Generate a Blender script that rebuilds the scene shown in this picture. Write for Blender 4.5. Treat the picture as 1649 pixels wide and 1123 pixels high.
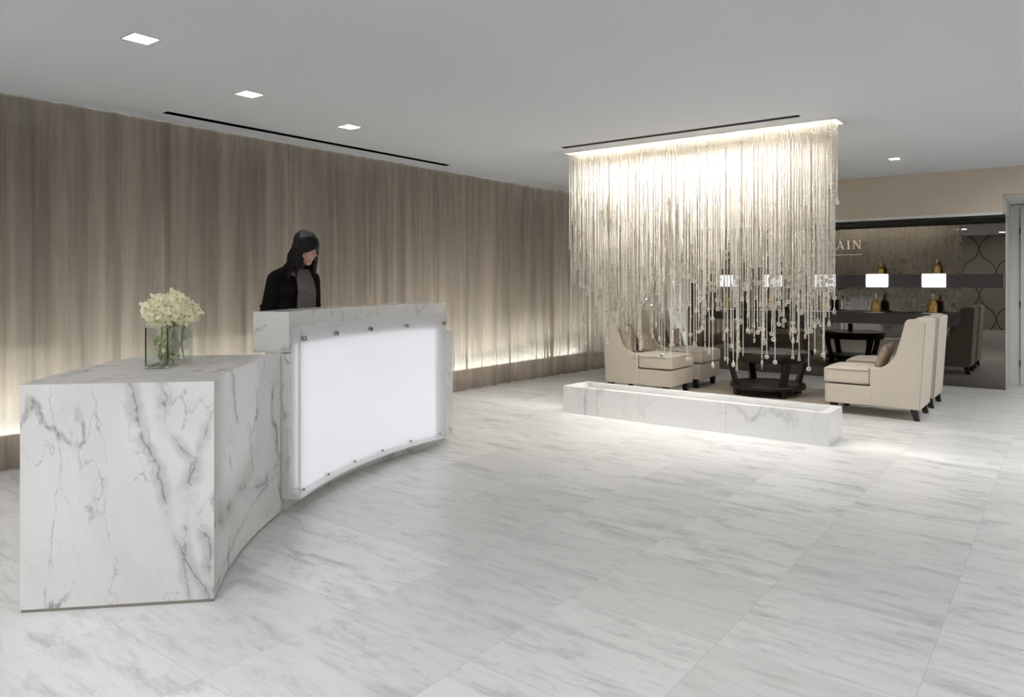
import bpy, bmesh, math, random
import numpy as np
from mathutils import Vector, Matrix, noise as mnoise

for _o in list(bpy.data.objects):
    bpy.data.objects.remove(_o)
sc = bpy.context.scene
COL = sc.collection
PI = math.pi
rad = math.radians
random.seed(7)

# ------------------------------------------------------------------ camera, world, exposure
EYE = 1.40
cam_d = bpy.data.cameras.new('camera')
cam = bpy.data.objects.new('camera', cam_d)
COL.objects.link(cam)
cam.location = (0, 0, EYE)
cam.rotation_euler = (PI/2, 0, math.atan2(897.5, 1166.0))
cam_d.sensor_width = 36.0
cam_d.lens = 1166.0/1649.0*36.0
cam_d.shift_y = -(561.5-455.0)/1649.0
cam_d.clip_start = 0.05
sc.camera = cam
wd = bpy.data.worlds.new('world')
sc.world = wd
wd.use_nodes = True
wd.node_tree.nodes['Background'].inputs[0].default_value = (0.6, 0.65, 0.7, 1)
wd.node_tree.nodes['Background'].inputs[1].default_value = 0.05
sc.view_settings.view_transform = 'Standard'
sc.view_settings.look = 'None'
sc.view_settings.gamma = 1.0
sc.view_settings.use_curve_mapping = False
sc.view_settings.exposure = 0.2
L_DOWN = 67.0        # emission of the desk downlight lenses and the added ones
L_FAR = 120.0
L_SHOW = 74.0
L_SLOT = 52.0        # watts of the lamps hidden in the slot by the crystals        # lamp strip over the crystals
L_COVE = 85.0        # strip behind the curtains
L_PANEL = 1.35       # backlit desk front

C = 2.80             # ceiling height

# ------------------------------------------------------------------ node helpers
def new_mat(name):
    m = bpy.data.materials.new(name)
    m.use_nodes = True
    nt = m.node_tree
    for n in list(nt.nodes):
        nt.nodes.remove(n)
    out = nt.nodes.new('ShaderNodeOutputMaterial')
    return m, nt, out

def N(nt, typ, **kw):
    n = nt.nodes.new('ShaderNode'+typ)
    for k, v in kw.items():
        if k in ('operation', 'blend_type', 'data_type', 'noise_dimensions', 'wave_type', 'feature', 'interpolation_type', 'bands_direction', 'vector_type', 'clamp'):
            setattr(n, k, v)
        else:
            key = k.replace('_', ' ')
            n.inputs[key if key in n.inputs else k].default_value = v
    return n

def math_n(nt, op, a, b=None, clamp=False):
    n = nt.nodes.new('ShaderNodeMath'); n.operation = op; n.use_clamp = clamp
    for i, v in enumerate((a, b)):
        if v is None: continue
        if isinstance(v, (int, float)): n.inputs[i].default_value = v
        else: nt.links.new(v, n.inputs[i])
    return n.outputs[0]

def vmath(nt, op, a, b=None):
    n = nt.nodes.new('ShaderNodeVectorMath'); n.operation = op
    for i, v in enumerate((a, b)):
        if v is None: continue
        if isinstance(v, (tuple, list)): n.inputs[i].default_value = v
        else: nt.links.new(v, n.inputs[i])
    return n.outputs[0]

def mixc(nt, fac, a, b):
    n = nt.nodes.new('ShaderNodeMix'); n.data_type = 'RGBA'
    for i, v in ((0, fac), (6, a), (7, b)):
        if isinstance(v, (int, float)): n.inputs[i].default_value = v
        elif isinstance(v, (tuple, list)): n.inputs[i].default_value = tuple(v)+((1,) if len(v) == 3 else ())
        else: nt.links.new(v, n.inputs[i])
    return n.outputs[2]

def smooth(nt, v, lo, hi, a=0.0, b=1.0):
    n = nt.nodes.new('ShaderNodeMapRange'); n.interpolation_type = 'SMOOTHSTEP'
    nt.links.new(v, n.inputs[0])
    n.inputs[1].default_value = lo; n.inputs[2].default_value = hi
    n.inputs[3].default_value = a; n.inputs[4].default_value = b
    return n.outputs[0]

def noise_n(nt, vec, scale, detail=4, rough=0.55, dist=0.0):
    n = nt.nodes.new('ShaderNodeTexNoise')
    nt.links.new(vec, n.inputs['Vector'])
    n.inputs['Scale'].default_value = scale
    n.inputs['Detail'].default_value = detail
    n.inputs['Roughness'].default_value = rough
    n.inputs['Distortion'].default_value = dist
    return n

def plain(name, col, rough=0.5, metal=0.0, spec=0.5, bump=0.0, bscale=200, var=0.0, vscale=3.0, coat=0.0, trans=0.0, ior=1.45, emis=None, estr=0.0, sheen=0.0):
    m, nt, out = new_mat(name)
    p = nt.nodes.new('ShaderNodeBsdfPrincipled')
    nt.links.new(p.outputs[0], out.inputs[0])
    p.inputs['Base Color'].default_value = (*col, 1)
    p.inputs['Roughness'].default_value = rough
    p.inputs['Metallic'].default_value = metal
    p.inputs['Specular IOR Level'].default_value = spec
    p.inputs['Coat Weight'].default_value = coat
    p.inputs['Transmission Weight'].default_value = trans
    p.inputs['IOR'].default_value = ior
    p.inputs['Sheen Weight'].default_value = sheen
    if emis:
        p.inputs['Emission Color'].default_value = (*emis, 1)
        p.inputs['Emission Strength'].default_value = estr
    tc = nt.nodes.new('ShaderNodeTexCoord')
    if var > 0:
        nz = noise_n(nt, tc.outputs['Object'], vscale, 5)
        f = smooth(nt, nz.outputs[0], 0.3, 0.7)
        c2 = tuple(c*(1-var) for c in col)
        nt.links.new(mixc(nt, f, c2, col), p.inputs['Base Color'])
    if bump > 0:
        nz = noise_n(nt, tc.outputs['Object'], bscale, 3)
        b = nt.nodes.new('ShaderNodeBump')
        b.inputs['Strength'].default_value = bump
        b.inputs['Distance'].default_value = 0.002
        nt.links.new(nz.outputs[0], b.inputs['Height'])
        nt.links.new(b.outputs[0], p.inputs['Normal'])
    return m

def vein_layer(nt, vec, scale, width, dist, seed, maskscale, masklo, maskhi):
    """ridge lines where a warped noise crosses its middle value"""
    v = vmath(nt, 'ADD', vec, (seed, seed*1.7, seed*0.6))
    w = noise_n(nt, v, scale*1.6, 5, 0.6)
    w2 = vmath(nt, 'SCALE', vmath(nt, 'SUBTRACT', w.outputs[1], (0.5, 0.5, 0.5)))
    w2.node.inputs['Scale'].default_value = dist
    vv = vmath(nt, 'ADD', v, w2)
    n = noise_n(nt, vv, scale, 2.0, 0.45)
    r = math_n(nt, 'ABSOLUTE', math_n(nt, 'SUBTRACT', n.outputs[0], 0.5))
    line = smooth(nt, r, 0.0, width, 1.0, 0.0)
    mk = noise_n(nt, v, maskscale, 3, 0.5)
    mask = smooth(nt, mk.outputs[0], masklo, maskhi)
    return math_n(nt, 'MULTIPLY', line, mask)

def marble(name, base, vein, scale=1.0, stretch=(1, 1, 1), rot=(0, 0, 0), amount=1.0, rough=0.12, cloud=0.25, seed=0.0, warm=0.0):
    m, nt, out = new_mat(name)
    p = nt.nodes.new('ShaderNodeBsdfPrincipled')
    nt.links.new(p.outputs[0], out.inputs[0])
    tc = nt.nodes.new('ShaderNodeTexCoord')
    mp = nt.nodes.new('ShaderNodeMapping')
    mp.inputs['Rotation'].default_value = rot
    mp.inputs['Scale'].default_value = tuple(scale*s for s in stretch)
    mp.inputs['Location'].default_value = (seed, seed*0.37, seed*0.71)
    nt.links.new(tc.outputs['Object'], mp.inputs[0])
    v = mp.outputs[0]
    a = vein_layer(nt, v, 1.0, 0.022, 0.55, 3.1, 1.3, 0.46, 0.58)
    b = vein_layer(nt, v, 2.1, 0.012, 0.35, 8.7, 1.7, 0.44, 0.58)
    c_ = vein_layer(nt, v, 4.3, 0.014, 0.25, 15.2, 2.3, 0.47, 0.62)
    blot = vein_layer(nt, v, 1.0, 0.085, 0.55, 3.1, 1.3, 0.56, 0.70)
    grain = noise_n(nt, v, 26.0, 6, 0.7)
    gr = smooth(nt, grain.outputs[0], 0.35, 0.65, 0.35, 1.0)
    s = math_n(nt, 'ADD', math_n(nt, 'MULTIPLY', a, 0.75), math_n(nt, 'MULTIPLY', b, 0.45))
    s = math_n(nt, 'ADD', s, math_n(nt, 'MULTIPLY', c_, 0.25))
    s = math_n(nt, 'ADD', s, math_n(nt, 'MULTIPLY', blot, 0.35))
    s = math_n(nt, 'MULTIPLY', math_n(nt, 'MULTIPLY', s, gr), amount, True)
    cl = noise_n(nt, v, 0.9, 5, 0.6, 0.6)
    cf = smooth(nt, cl.outputs[0], 0.35, 0.75, 0.0, cloud)
    grey = tuple(x*0.80 for x in base)
    col = mixc(nt, cf, base, (grey[0]*(1+warm), grey[1], grey[2]*(1-warm)))
    col = mixc(nt, s, col, vein)
    nt.links.new(col, p.inputs['Base Color'])
    p.inputs['Roughness'].default_value = rough
    p.inputs['Specular IOR Level'].default_value = 0.5
    return m

def floor_marble(name, px, py, pitch):
    m, nt, out = new_mat(name)
    p = nt.nodes.new('ShaderNodeBsdfPrincipled')
    nt.links.new(p.outputs[0], out.inputs[0])
    tc = nt.nodes.new('ShaderNodeTexCoord')
    g = vmath(nt, 'SUBTRACT', tc.outputs['Object'], (px, py, 0))
    g = vmath(nt, 'SCALE', g); g.node.inputs['Scale'].default_value = 1.0/pitch
    ident = vmath(nt, 'FLOOR', g)
    fr = vmath(nt, 'FRACTION', g)
    sx = nt.nodes.new('ShaderNodeSeparateXYZ'); nt.links.new(fr, sx.inputs[0])
    ed = []
    for i in (0, 1):
        ed.append(math_n(nt, 'MINIMUM', sx.outputs[i], math_n(nt, 'SUBTRACT', 1.0, sx.outputs[i])))
    e = math_n(nt, 'MINIMUM', ed[0], ed[1])
    joint = smooth(nt, e, 0.0012, 0.0032, 1.0, 0.0)
    wn = nt.nodes.new('ShaderNodeTexWhiteNoise'); wn.noise_dimensions = '3D'
    nt.links.new(ident, wn.inputs['Vector'])
    off = vmath(nt, 'SCALE', wn.outputs['Color']); off.node.inputs['Scale'].default_value = 37.0
    v0 = vmath(nt, 'ADD', tc.outputs['Object'], off)
    mp = nt.nodes.new('ShaderNodeMapping')
    mp.inputs['Rotation'].default_value = (0, 0, rad(-14))
    mp.inputs['Scale'].default_value = (0.8, 2.6, 1)
    nt.links.new(v0, mp.inputs[0])
    v = mp.outputs[0]
    w = noise_n(nt, v, 2.2, 5, 0.6)
    w2 = vmath(nt, 'SCALE', vmath(nt, 'SUBTRACT', w.outputs[1], (0.5, 0.5, 0.5))); w2.node.inputs['Scale'].default_value = 0.45
    vv = vmath(nt, 'ADD', v, w2)
    st = noise_n(nt, vv, 2.6, 9, 0.68)
    f1 = smooth(nt, st.outputs[0], 0.48, 0.72, 0.0, 0.70)
    mp3 = nt.nodes.new('ShaderNodeMapping'); mp3.inputs['Rotation'].default_value = (0, 0, rad(-20)); mp3.inputs['Scale'].default_value = (0.55, 3.4, 1)
    nt.links.new(v0, mp3.inputs[0])
    vf = vmath(nt, 'ADD', mp3.outputs[0], w2)
    fine = noise_n(nt, vf, 5.5, 10, 0.78)
    f2 = smooth(nt, fine.outputs[0], 0.47, 0.70, 0.0, 0.62)
    ln = vein_layer(nt, v, 1.5, 0.014, 0.6, 4.4, 1.2, 0.55, 0.68)
    s = math_n(nt, 'ADD', math_n(nt, 'ADD', f1, f2), math_n(nt, 'MULTIPLY', ln, 0.28), True)
    col = mixc(nt, s, (0.86, 0.86, 0.85), (0.44, 0.45, 0.45))
    sc_ = nt.nodes.new('ShaderNodeSeparateColor'); nt.links.new(wn.outputs['Color'], sc_.inputs[0])
    tone = smooth(nt, sc_.outputs[1], 0.0, 1.0, 0.0, 0.42)
    col = mixc(nt, tone, col, (0.66, 0.66, 0.65))
    col = mixc(nt, math_n(nt, 'MULTIPLY', joint, 0.45), col, (0.42, 0.42, 0.41))
    nt.links.new(col, p.inputs['Base Color'])
    p.inputs['Roughness'].default_value = 0.28
    return m

def sheer(name, col, open_=0.28):
    m, nt, out = new_mat(name)
    tc = nt.nodes.new('ShaderNodeTexCoord')
    mp = nt.nodes.new('ShaderNodeMapping'); mp.inputs['Scale'].default_value = (6, 6, 120)
    nt.links.new(tc.outputs['Object'], mp.inputs[0])
    nz = noise_n(nt, mp.outputs[0], 1.0, 3, 0.6)
    mp2 = nt.nodes.new('ShaderNodeMapping'); mp2.inputs['Scale'].default_value = (9, 9, 0.35)
    nt.links.new(tc.outputs['Object'], mp2.inputs[0])
    n2 = noise_n(nt, mp2.outputs[0], 1.0, 4, 0.6)
    f = math_n(nt, 'ADD', math_n(nt, 'MULTIPLY', nz.outputs[0], 0.12), math_n(nt, 'MULTIPLY', n2.outputs[0], 0.88))
    c = mixc(nt, smooth(nt, f, 0.35, 0.65), tuple(x*0.82 for x in col), tuple(min(1, x*1.12) for x in col))
    d = nt.nodes.new('ShaderNodeBsdfDiffuse'); nt.links.new(c, d.inputs[0])
    t = nt.nodes.new('ShaderNodeBsdfTranslucent'); nt.links.new(c, t.inputs[0])
    tr = nt.nodes.new('ShaderNodeBsdfTransparent')
    m1 = nt.nodes.new('ShaderNodeMixShader'); m1.inputs[0].default_value = 0.38
    nt.links.new(d.outputs[0], m1.inputs[1]); nt.links.new(t.outputs[0], m1.inputs[2])
    m2 = nt.nodes.new('ShaderNodeMixShader'); m2.inputs[0].default_value = open_
    nt.links.new(m1.outputs[0], m2.inputs[1]); nt.links.new(tr.outputs[0], m2.inputs[2])
    nt.links.new(m2.outputs[0], out.inputs[0])
    return m

def stripes(name, c1, c2, period=0.022):
    m, nt, out = new_mat(name)
    p = nt.nodes.new('ShaderNodeBsdfPrincipled'); nt.links.new(p.outputs[0], out.inputs[0])
    tc = nt.nodes.new('ShaderNodeTexCoord')
    so = nt.nodes.new('ShaderNodeSeparateXYZ'); nt.links.new(tc.outputs['Object'], so.inputs[0])
    sn = nt.nodes.new('ShaderNodeSeparateXYZ'); nt.links.new(tc.outputs['Normal'], sn.inputs[0])
    side = math_n(nt, 'GREATER_THAN', math_n(nt, 'ABSOLUTE', sn.outputs[1]), 0.6)
    a = math_n(nt, 'MULTIPLY', so.outputs[0], side)
    b = math_n(nt, 'MULTIPLY', so.outputs[1], math_n(nt, 'SUBTRACT', 1.0, side))
    x = math_n(nt, 'ADD', a, b)
    s = math_n(nt, 'SINE', math_n(nt, 'MULTIPLY', x, 2*PI/period))
    f = smooth(nt, s, 0.1, 0.9)
    nz = noise_n(nt, tc.outputs['Object'], 300, 2)
    f = math_n(nt, 'MULTIPLY', f, smooth(nt, nz.outputs[0], 0.2, 0.8, 0.6, 1.0))
    nt.links.new(mixc(nt, f, c1, c2), p.inputs['Base Color'])
    p.inputs['Roughness'].default_value = 0.85
    p.inputs['Sheen Weight'].default_value = 0.15
    b_ = nt.nodes.new('ShaderNodeBump'); b_.inputs['Strength'].default_value = 0.25; b_.inputs['Distance'].default_value = 0.001
    nt.links.new(nz.outputs[0], b_.inputs['Height']); nt.links.new(b_.outputs[0], p.inputs['Normal'])
    return m

def emit(name, col, strength):
    m, nt, out = new_mat(name)
    e = nt.nodes.new('ShaderNodeEmission')
    e.inputs[0].default_value = (*col, 1); e.inputs[1].default_value = strength
    nt.links.new(e.outputs[0], out.inputs[0])
    return m

M = {}
M['floor'] = floor_marble('polished_marble_tiles', -0.41, 3.375, 0.673)
M['ceiling'] = plain('ceiling_paint', (0.665, 0.68, 0.715), 0.9, bump=0.05, bscale=60)
M['wall_beige'] = plain('beige_wallcovering', (0.60, 0.53, 0.44), 0.8, bump=0.3, bscale=500, var=0.06)
M['wall_grey'] = plain('pale_grey_paint', (0.72, 0.735, 0.715), 0.6)
M['wall_dim'] = plain('back_wall_paint', (0.50, 0.485, 0.455), 0.85)
M['black_soffit'] = plain('black_soffit_paint', (0.006, 0.006, 0.006), 0.5)
M['black_slot'] = plain('black_slot', (0.0008, 0.0008, 0.0008), 1.0, spec=0.0)
M['desk'] = marble('calacatta_desk_marble', (0.88, 0.88, 0.87), (0.20, 0.20, 0.205), 1.9, (1.25, 1.25, 0.62), (0.15, 0.35, 0.3), 1.05, 0.10, 0.6, 2.0)

def guided_veins(mat):
    """the slab's own bold veins on the end face and the curved side"""
    nt = mat.node_tree
    p = next(n for n in nt.nodes if n.type == 'BSDF_PRINCIPLED')
    src = p.inputs['Base Color'].links[0].from_socket
    geo = nt.nodes.new('ShaderNodeNewGeometry')
    tc = nt.nodes.new('ShaderNodeTexCoord')
    P = geo.outputs['Position']
    n3 = noise_n(nt, P, 7.0, 3, 0.6); fade = smooth(nt, n3.outputs[0], 0.38, 0.60, 0.22, 1.0)
    n1 = noise_n(nt, P, 3.2, 7, 0.66); n2 = noise_n(nt, P, 14.0, 5, 0.7)
    sp = nt.nodes.new('ShaderNodeSeparateXYZ'); nt.links.new(P, sp.inputs[0])
    sn = nt.nodes.new('ShaderNodeSeparateXYZ'); nt.links.new(geo.outputs['True Normal'], sn.inputs[0])
    def lin(ax, ay, c_): return math_n(nt, 'ADD', math_n(nt, 'ADD', math_n(nt, 'MULTIPLY', sp.outputs[0], ax), math_n(nt, 'MULTIPLY', sp.outputs[1], ay)), c_)
    h = lin(0.726, 0.688, 3.53*0.726-1.17*0.688)
    end = math_n(nt, 'GREATER_THAN', math_n(nt, 'SUBTRACT', math_n(nt, 'MULTIPLY', sn.outputs[0], 0.62), math_n(nt, 'MULTIPLY', sn.outputs[1], 0.785)), 0.88)
    dx, dy = lin(1, 0, 0.808), lin(0, 1, -4.47)
    ang = math_n(nt, 'ARCTAN2', math_n(nt, 'MULTIPLY', dy, -1.0), math_n(nt, 'MULTIPLY', dx, -1.0))    # 0 towards -x
    arc = math_n(nt, 'MULTIPLY', math_n(nt, 'SUBTRACT', rad(51.8), ang), 3.5)      # metres from the near corner
    side = math_n(nt, 'MULTIPLY', math_n(nt, 'SUBTRACT', 1.0, end), math_n(nt, 'LESS_THAN', math_n(nt, 'ABSOLUTE', sn.outputs[2]), 0.5))
    def pw(x, pts):
        acc = pts[0][1]
        for (x0, v0), (x1, v1) in zip(pts, pts[1:]):
            m_ = nt.nodes.new('ShaderNodeMapRange'); nt.links.new(x, m_.inputs[0])
            m_.inputs[1].default_value = x0; m_.inputs[2].default_value = x1; m_.inputs[3].default_value = 0; m_.inputs[4].default_value = v1-v0
            acc = math_n(nt, 'ADD', acc, m_.outputs[0])
        return acc
    def wob(a1, a2, ch=0):
        s1 = nt.nodes.new('ShaderNodeSeparateColor'); nt.links.new(n1.outputs[1], s1.inputs[0])
        s2 = nt.nodes.new('ShaderNodeSeparateColor'); nt.links.new(n2.outputs[1], s2.inputs[0])
        return math_n(nt, 'ADD', math_n(nt, 'MULTIPLY', math_n(nt, 'SUBTRACT', s1.outputs[ch], 0.5), a1), math_n(nt, 'MULTIPLY', math_n(nt, 'SUBTRACT', s2.outputs[ch], 0.5), a2))
    total = None
    def add(v, mask, w, amt, halo=0.0):
        nonlocal total
        d_ = math_n(nt, 'ABSOLUTE', v)
        wv = smooth(nt, n2.outputs[0], 0.35, 0.65, 0.5, 1.2)
        dd = math_n(nt, 'DIVIDE', d_, wv)
        l = math_n(nt, 'MULTIPLY', smooth(nt, dd, w*0.2, w*1.15, 1.0, 0.0), math_n(nt, 'MULTIPLY', fade, amt))
        if halo: l = math_n(nt, 'MAXIMUM', l, math_n(nt, 'MULTIPLY', fade, smooth(nt, d_, 0.0, halo*1.5, amt*0.5, 0.0)))
        l = math_n(nt, 'MULTIPLY', l, mask)
        total = l if total is None else math_n(nt, 'MAXIMUM', total, l)
    z = sp.outputs[2]
    EV = [([(0.0, 0.80), (0.12, 0.735), (0.35, 0.62), (0.60, 0.575), (0.72, 0.50), (0.97, 0.445)], 0.0085, 0.75, 0.035, 0.13, 0.045, 0),
          ([(0.0, 0.84), (0.12, 0.80), (0.25, 0.79), (0.42, 0.72), (0.50, 0.70), (0.62, 0.73), (0.75, 0.62), (0.97, 0.585)], 0.008, 0.80, 0.045, 0.14, 0.07, 1),
          ([(0.40, 0.70), (0.52, 0.69), (0.66, 0.74), (0.80, 0.80), (0.97, 0.86)], 0.006, 0.65, 0.025, 0.12, 0.05, 2),
          ([(0.0, 0.95), (0.2, 0.90), (0.45, 0.86), (0.60, 0.88), (0.75, 0.84), (0.97, 0.93)], 0.004, 0.6, 0.0, 0.12, 0.06, 0),
          ([(0.0, 0.10), (0.3, 0.14), (0.6, 0.16), (0.97, 0.12)], 0.003, 0.45, 0.0, 0.10, 0.04, 1),
          ([(0.0, 0.37), (0.2, 0.39), (0.4, 0.33), (0.6, 0.36), (0.97, 0.30)], 0.0028, 0.4, 0.0, 0.16, 0.05, 2)]
    for pts, w, amt, halo, a1, a2, chn in EV:
        add(math_n(nt, 'ADD', math_n(nt, 'SUBTRACT', h, pw(z, [(q, v*0.785/0.80*0.98) for q, v in pts])), wob(a1, a2, chn)), end, w, amt, halo)
    SV = [([(0.0, 0.33), (0.25, 0.30), (0.55, 0.34), (0.9, 0.25), (1.25, 0.30)], 0.020, 0.62, 0.06, 0.18, 0.06, 1),
          ([(0.0, 0.02), (0.4, 0.10), (0.8, 0.19), (1.25, 0.27)], 0.009, 0.6, 0.02, 0.10, 0.03, 2),
          ([(0.0, 0.10), (0.3, 0.62), (0.8, 0.74), (1.25, 0.95)], 0.004, 0.35, 0.0, 0.25, 0.05, 0)]
    for pts, w, amt, halo, a1, a2, chn in SV:
        add(math_n(nt, 'ADD', math_n(nt, 'SUBTRACT', z, pw(arc, pts)), wob(a1, a2, chn)), side, w, amt, halo)
    nt.links.new(mixc(nt, total, src, (0.20, 0.20, 0.205)), p.inputs['Base Color'])
guided_veins(M['desk'])
M['desk_box'] = marble('calacatta_box_marble', (0.82, 0.82, 0.80), (0.22, 0.215, 0.21), 3.6, (1, 1, 0.9), (0.3, 0.5, 0.1), 0.8, 0.12, 0.4, 9.0, 0.03)
M['trough'] = marble('trough_marble', (0.92, 0.92, 0.91), (0.34, 0.34, 0.35), 1.3, (1.0, 1.0, 0.45), (0.0, 0.6, 0.2), 0.6, 0.12, 0.2, 5.0)
M['curtain'] = sheer('taupe_sheer_fabric', (0.47, 0.41, 0.355), 0.18)
M['hem'] = plain('curtain_tape', (0.40, 0.33, 0.26), 0.9)
M['glass_dark'] = plain('night_window_glass', (0.02, 0.022, 0.025), 0.08, spec=0.6)
M['light_absorber'] = plain('dark_light_absorber', (0.05, 0.047, 0.043), 0.9)  # near-black, added to soak up cove light above the curtains
M['frame_dark'] = plain('window_frame_paint', (0.10, 0.10, 0.10), 0.5)
M['chrome'] = plain('brushed_steel', (0.36, 0.33, 0.30), 0.28, 1.0)
M['lamp'] = emit('downlight_lens', (0.97, 0.98, 1.0), L_DOWN)
M['lamp_far'] = emit('downlight_lens_small', (1.0, 0.95, 0.88), L_FAR)
M['tray'] = plain('tray_metal', (0.35, 0.33, 0.30), 0.5)
M['housing'] = plain('lamp_housing', (0.9, 0.9, 0.9), 0.35)
M['show_lamp'] = emit('showcase_lamp_strip', (1.0, 0.955, 0.86), L_SHOW)
M['cove_lamp'] = emit('cove_strip', (0.97, 1.0, 0.93), L_COVE)
M['panel_lamp'] = emit('backlight_sheet', (0.985, 0.985, 1.0), L_PANEL)
M['ebony'] = plain('ebony_wood', (0.016, 0.010, 0.008), 0.28, var=0.3, vscale=20)
M['table_top'] = plain('grey_stone_top', (0.36, 0.37, 0.34), 0.2, var=0.2, vscale=14)
M['table_shelf'] = plain('grey_leather_shelf', (0.20, 0.195, 0.19), 0.35, bump=0.2, bscale=300)
M['chair'] = stripes('cream_corduroy_stripe', (0.70, 0.635, 0.54), (0.56, 0.495, 0.405))
M['piping'] = plain('seam_piping', (0.45, 0.38, 0.30), 0.8)
M['satin'] = plain('bronze_satin', (0.50, 0.42, 0.33), 0.38, metal=0.3, var=0.35, vscale=18, bump=0.3, bscale=60)
M['rug'] = plain('rug', (0.5, 0.45, 0.38), 0.95)
M['shelf'] = plain('smoked_metal_shelf', (0.055, 0.050, 0.052), 0.33, metal=0.6, spec=0.5)
M['shade'] = emit('lit_opal_box', (0.95, 0.96, 1.0), 1.25)
M['white_plate'] = plain('white_plate', (0.8, 0.8, 0.78), 0.2)
M['label'] = plain('pale_gold_label', (0.72, 0.60, 0.25), 0.35, metal=0.5)
M['stopper'] = plain('clear_stopper', (0.85, 0.8, 0.7), 0.05, trans=0.6)
M['sign'] = plain('glowing_champagne_letters', (0.86, 0.74, 0.60), 0.35, metal=0.3, emis=(0.9, 0.78, 0.62), estr=0.25)  # faint emission added so the letters look brighter; they are no lamp
M['jacket'] = plain('black_wool', (0.008, 0.007, 0.0055), 0.9, spec=0.15, bump=0.4, bscale=400)
M['trousers'] = plain('black_trousers', (0.008, 0.008, 0.009), 0.85)
M['skin'] = plain('skin', (0.56, 0.35, 0.27), 0.5, var=0.08, vscale=30)
M['lips'] = plain('lips', (0.44, 0.18, 0.145), 0.4)
M['lash'] = plain('lash', (0.02, 0.015, 0.012), 0.6)
M['brooch'] = plain('jacket_button', (0.02, 0.02, 0.02), 0.3)
M['shoe'] = plain('black_shoe_leather', (0.01, 0.01, 0.01), 0.25)
M['petal'] = plain('cream_petal', (0.88, 0.86, 0.66), 0.5, var=0.06, vscale=30)
def petal_mat():
    m, nt, out = new_mat('cream_petal_translucent')
    d = nt.nodes.new('ShaderNodeBsdfDiffuse'); d.inputs[0].default_value = (0.96, 0.93, 0.76, 1)
    t = nt.nodes.new('ShaderNodeBsdfTranslucent'); t.inputs[0].default_value = (0.96, 0.94, 0.66, 1)
    a = nt.nodes.new('ShaderNodeMixShader'); a.inputs[0].default_value = 0.35
    nt.links.new(d.outputs[0], a.inputs[1]); nt.links.new(t.outputs[0], a.inputs[2]); nt.links.new(a.outputs[0], out.inputs[0])
    return m
M['petal'] = petal_mat()
M['petal_wet'] = plain('green_tinged_petal', (0.66, 0.70, 0.36), 0.5, var=0.35, vscale=40)
M['petal_core'] = plain('green_yellow_flower_centre', (0.45, 0.50, 0.13), 0.5)
M['stem'] = plain('green_stem', (0.14, 0.22, 0.035), 0.45)
M['quilt'] = plain('quilted_fabric', (0.22, 0.20, 0.17), 0.45)
def quilt_mat():
    m, nt, out = new_mat('diamond_quilted_fabric')
    p = nt.nodes.new('ShaderNodeBsdfPrincipled'); nt.links.new(p.outputs[0], out.inputs[0])
    tc = nt.nodes.new('ShaderNodeTexCoord'); so = nt.nodes.new('ShaderNodeSeparateXYZ'); nt.links.new(tc.outputs['Object'], so.inputs[0])
    u = math_n(nt, 'DIVIDE', so.outputs[0], 0.85); v = math_n(nt, 'DIVIDE', math_n(nt, 'SUBTRACT', so.outputs[2], 0.3), 1.40)
    d1, s1 = math_n(nt, 'SUBTRACT', u, v), math_n(nt, 'ADD', u, v)
    def f(p_, q): return math_n(nt, 'ABSOLUTE', math_n(nt, 'SINE', math_n(nt, 'MULTIPLY', math_n(nt, 'ADD', p_, math_n(nt, 'MULTIPLY', math_n(nt, 'SINE', math_n(nt, 'MULTIPLY', q, 2*PI)), 0.06)), PI)))
    c = smooth(nt, math_n(nt, 'MINIMUM', f(s1, d1), f(d1, s1)), 0.03, 0.09)
    nt.links.new(mixc(nt, c, (0.03, 0.025, 0.02), (0.40, 0.37, 0.32)), p.inputs['Base Color'])
    p.inputs['Roughness'].default_value = 0.5
    return m
M['quilt'] = quilt_mat()
M['glass'] = plain('clear_glass', (0.93, 0.97, 0.95), 0.0, trans=1.0, ior=1.3)
M['water'] = plain('vase_water', (0.90, 0.95, 0.80), 0.0, trans=1.0, ior=1.15)

def rug_mat():
    m, nt, out = new_mat('beige_crackle_rug')
    p = nt.nodes.new('ShaderNodeBsdfPrincipled'); nt.links.new(p.outputs[0], out.inputs[0])
    tc = nt.nodes.new('ShaderNodeTexCoord')
    l = vein_layer(nt, tc.outputs['Object'], 2.4, 0.012, 0.5, 2.2, 1.0, 0.3, 0.5)
    nt.links.new(mixc(nt, math_n(nt, 'MULTIPLY', l, 0.8), (0.47, 0.41, 0.335), (0.16, 0.11, 0.08)), p.inputs['Base Color'])
    p.inputs['Roughness'].default_value = 0.9
    return m
M['rug'] = rug_mat()

def mirror_mat():
    m, nt, out = new_mat('black_tinted_mirror')
    g = nt.nodes.new('ShaderNodeBsdfGlossy'); g.inputs[0].default_value = (0.165, 0.152, 0.135, 1); g.inputs[1].default_value = 0.004
    d = nt.nodes.new('ShaderNodeBsdfDiffuse'); d.inputs[0].default_value = (0.004, 0.004, 0.004, 1)
    a = nt.nodes.new('ShaderNodeAddShader')
    nt.links.new(g.outputs[0], a.inputs[0]); nt.links.new(d.outputs[0], a.inputs[1]); nt.links.new(a.outputs[0], out.inputs[0])
    return m
M['mirror'] = mirror_mat()

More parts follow.
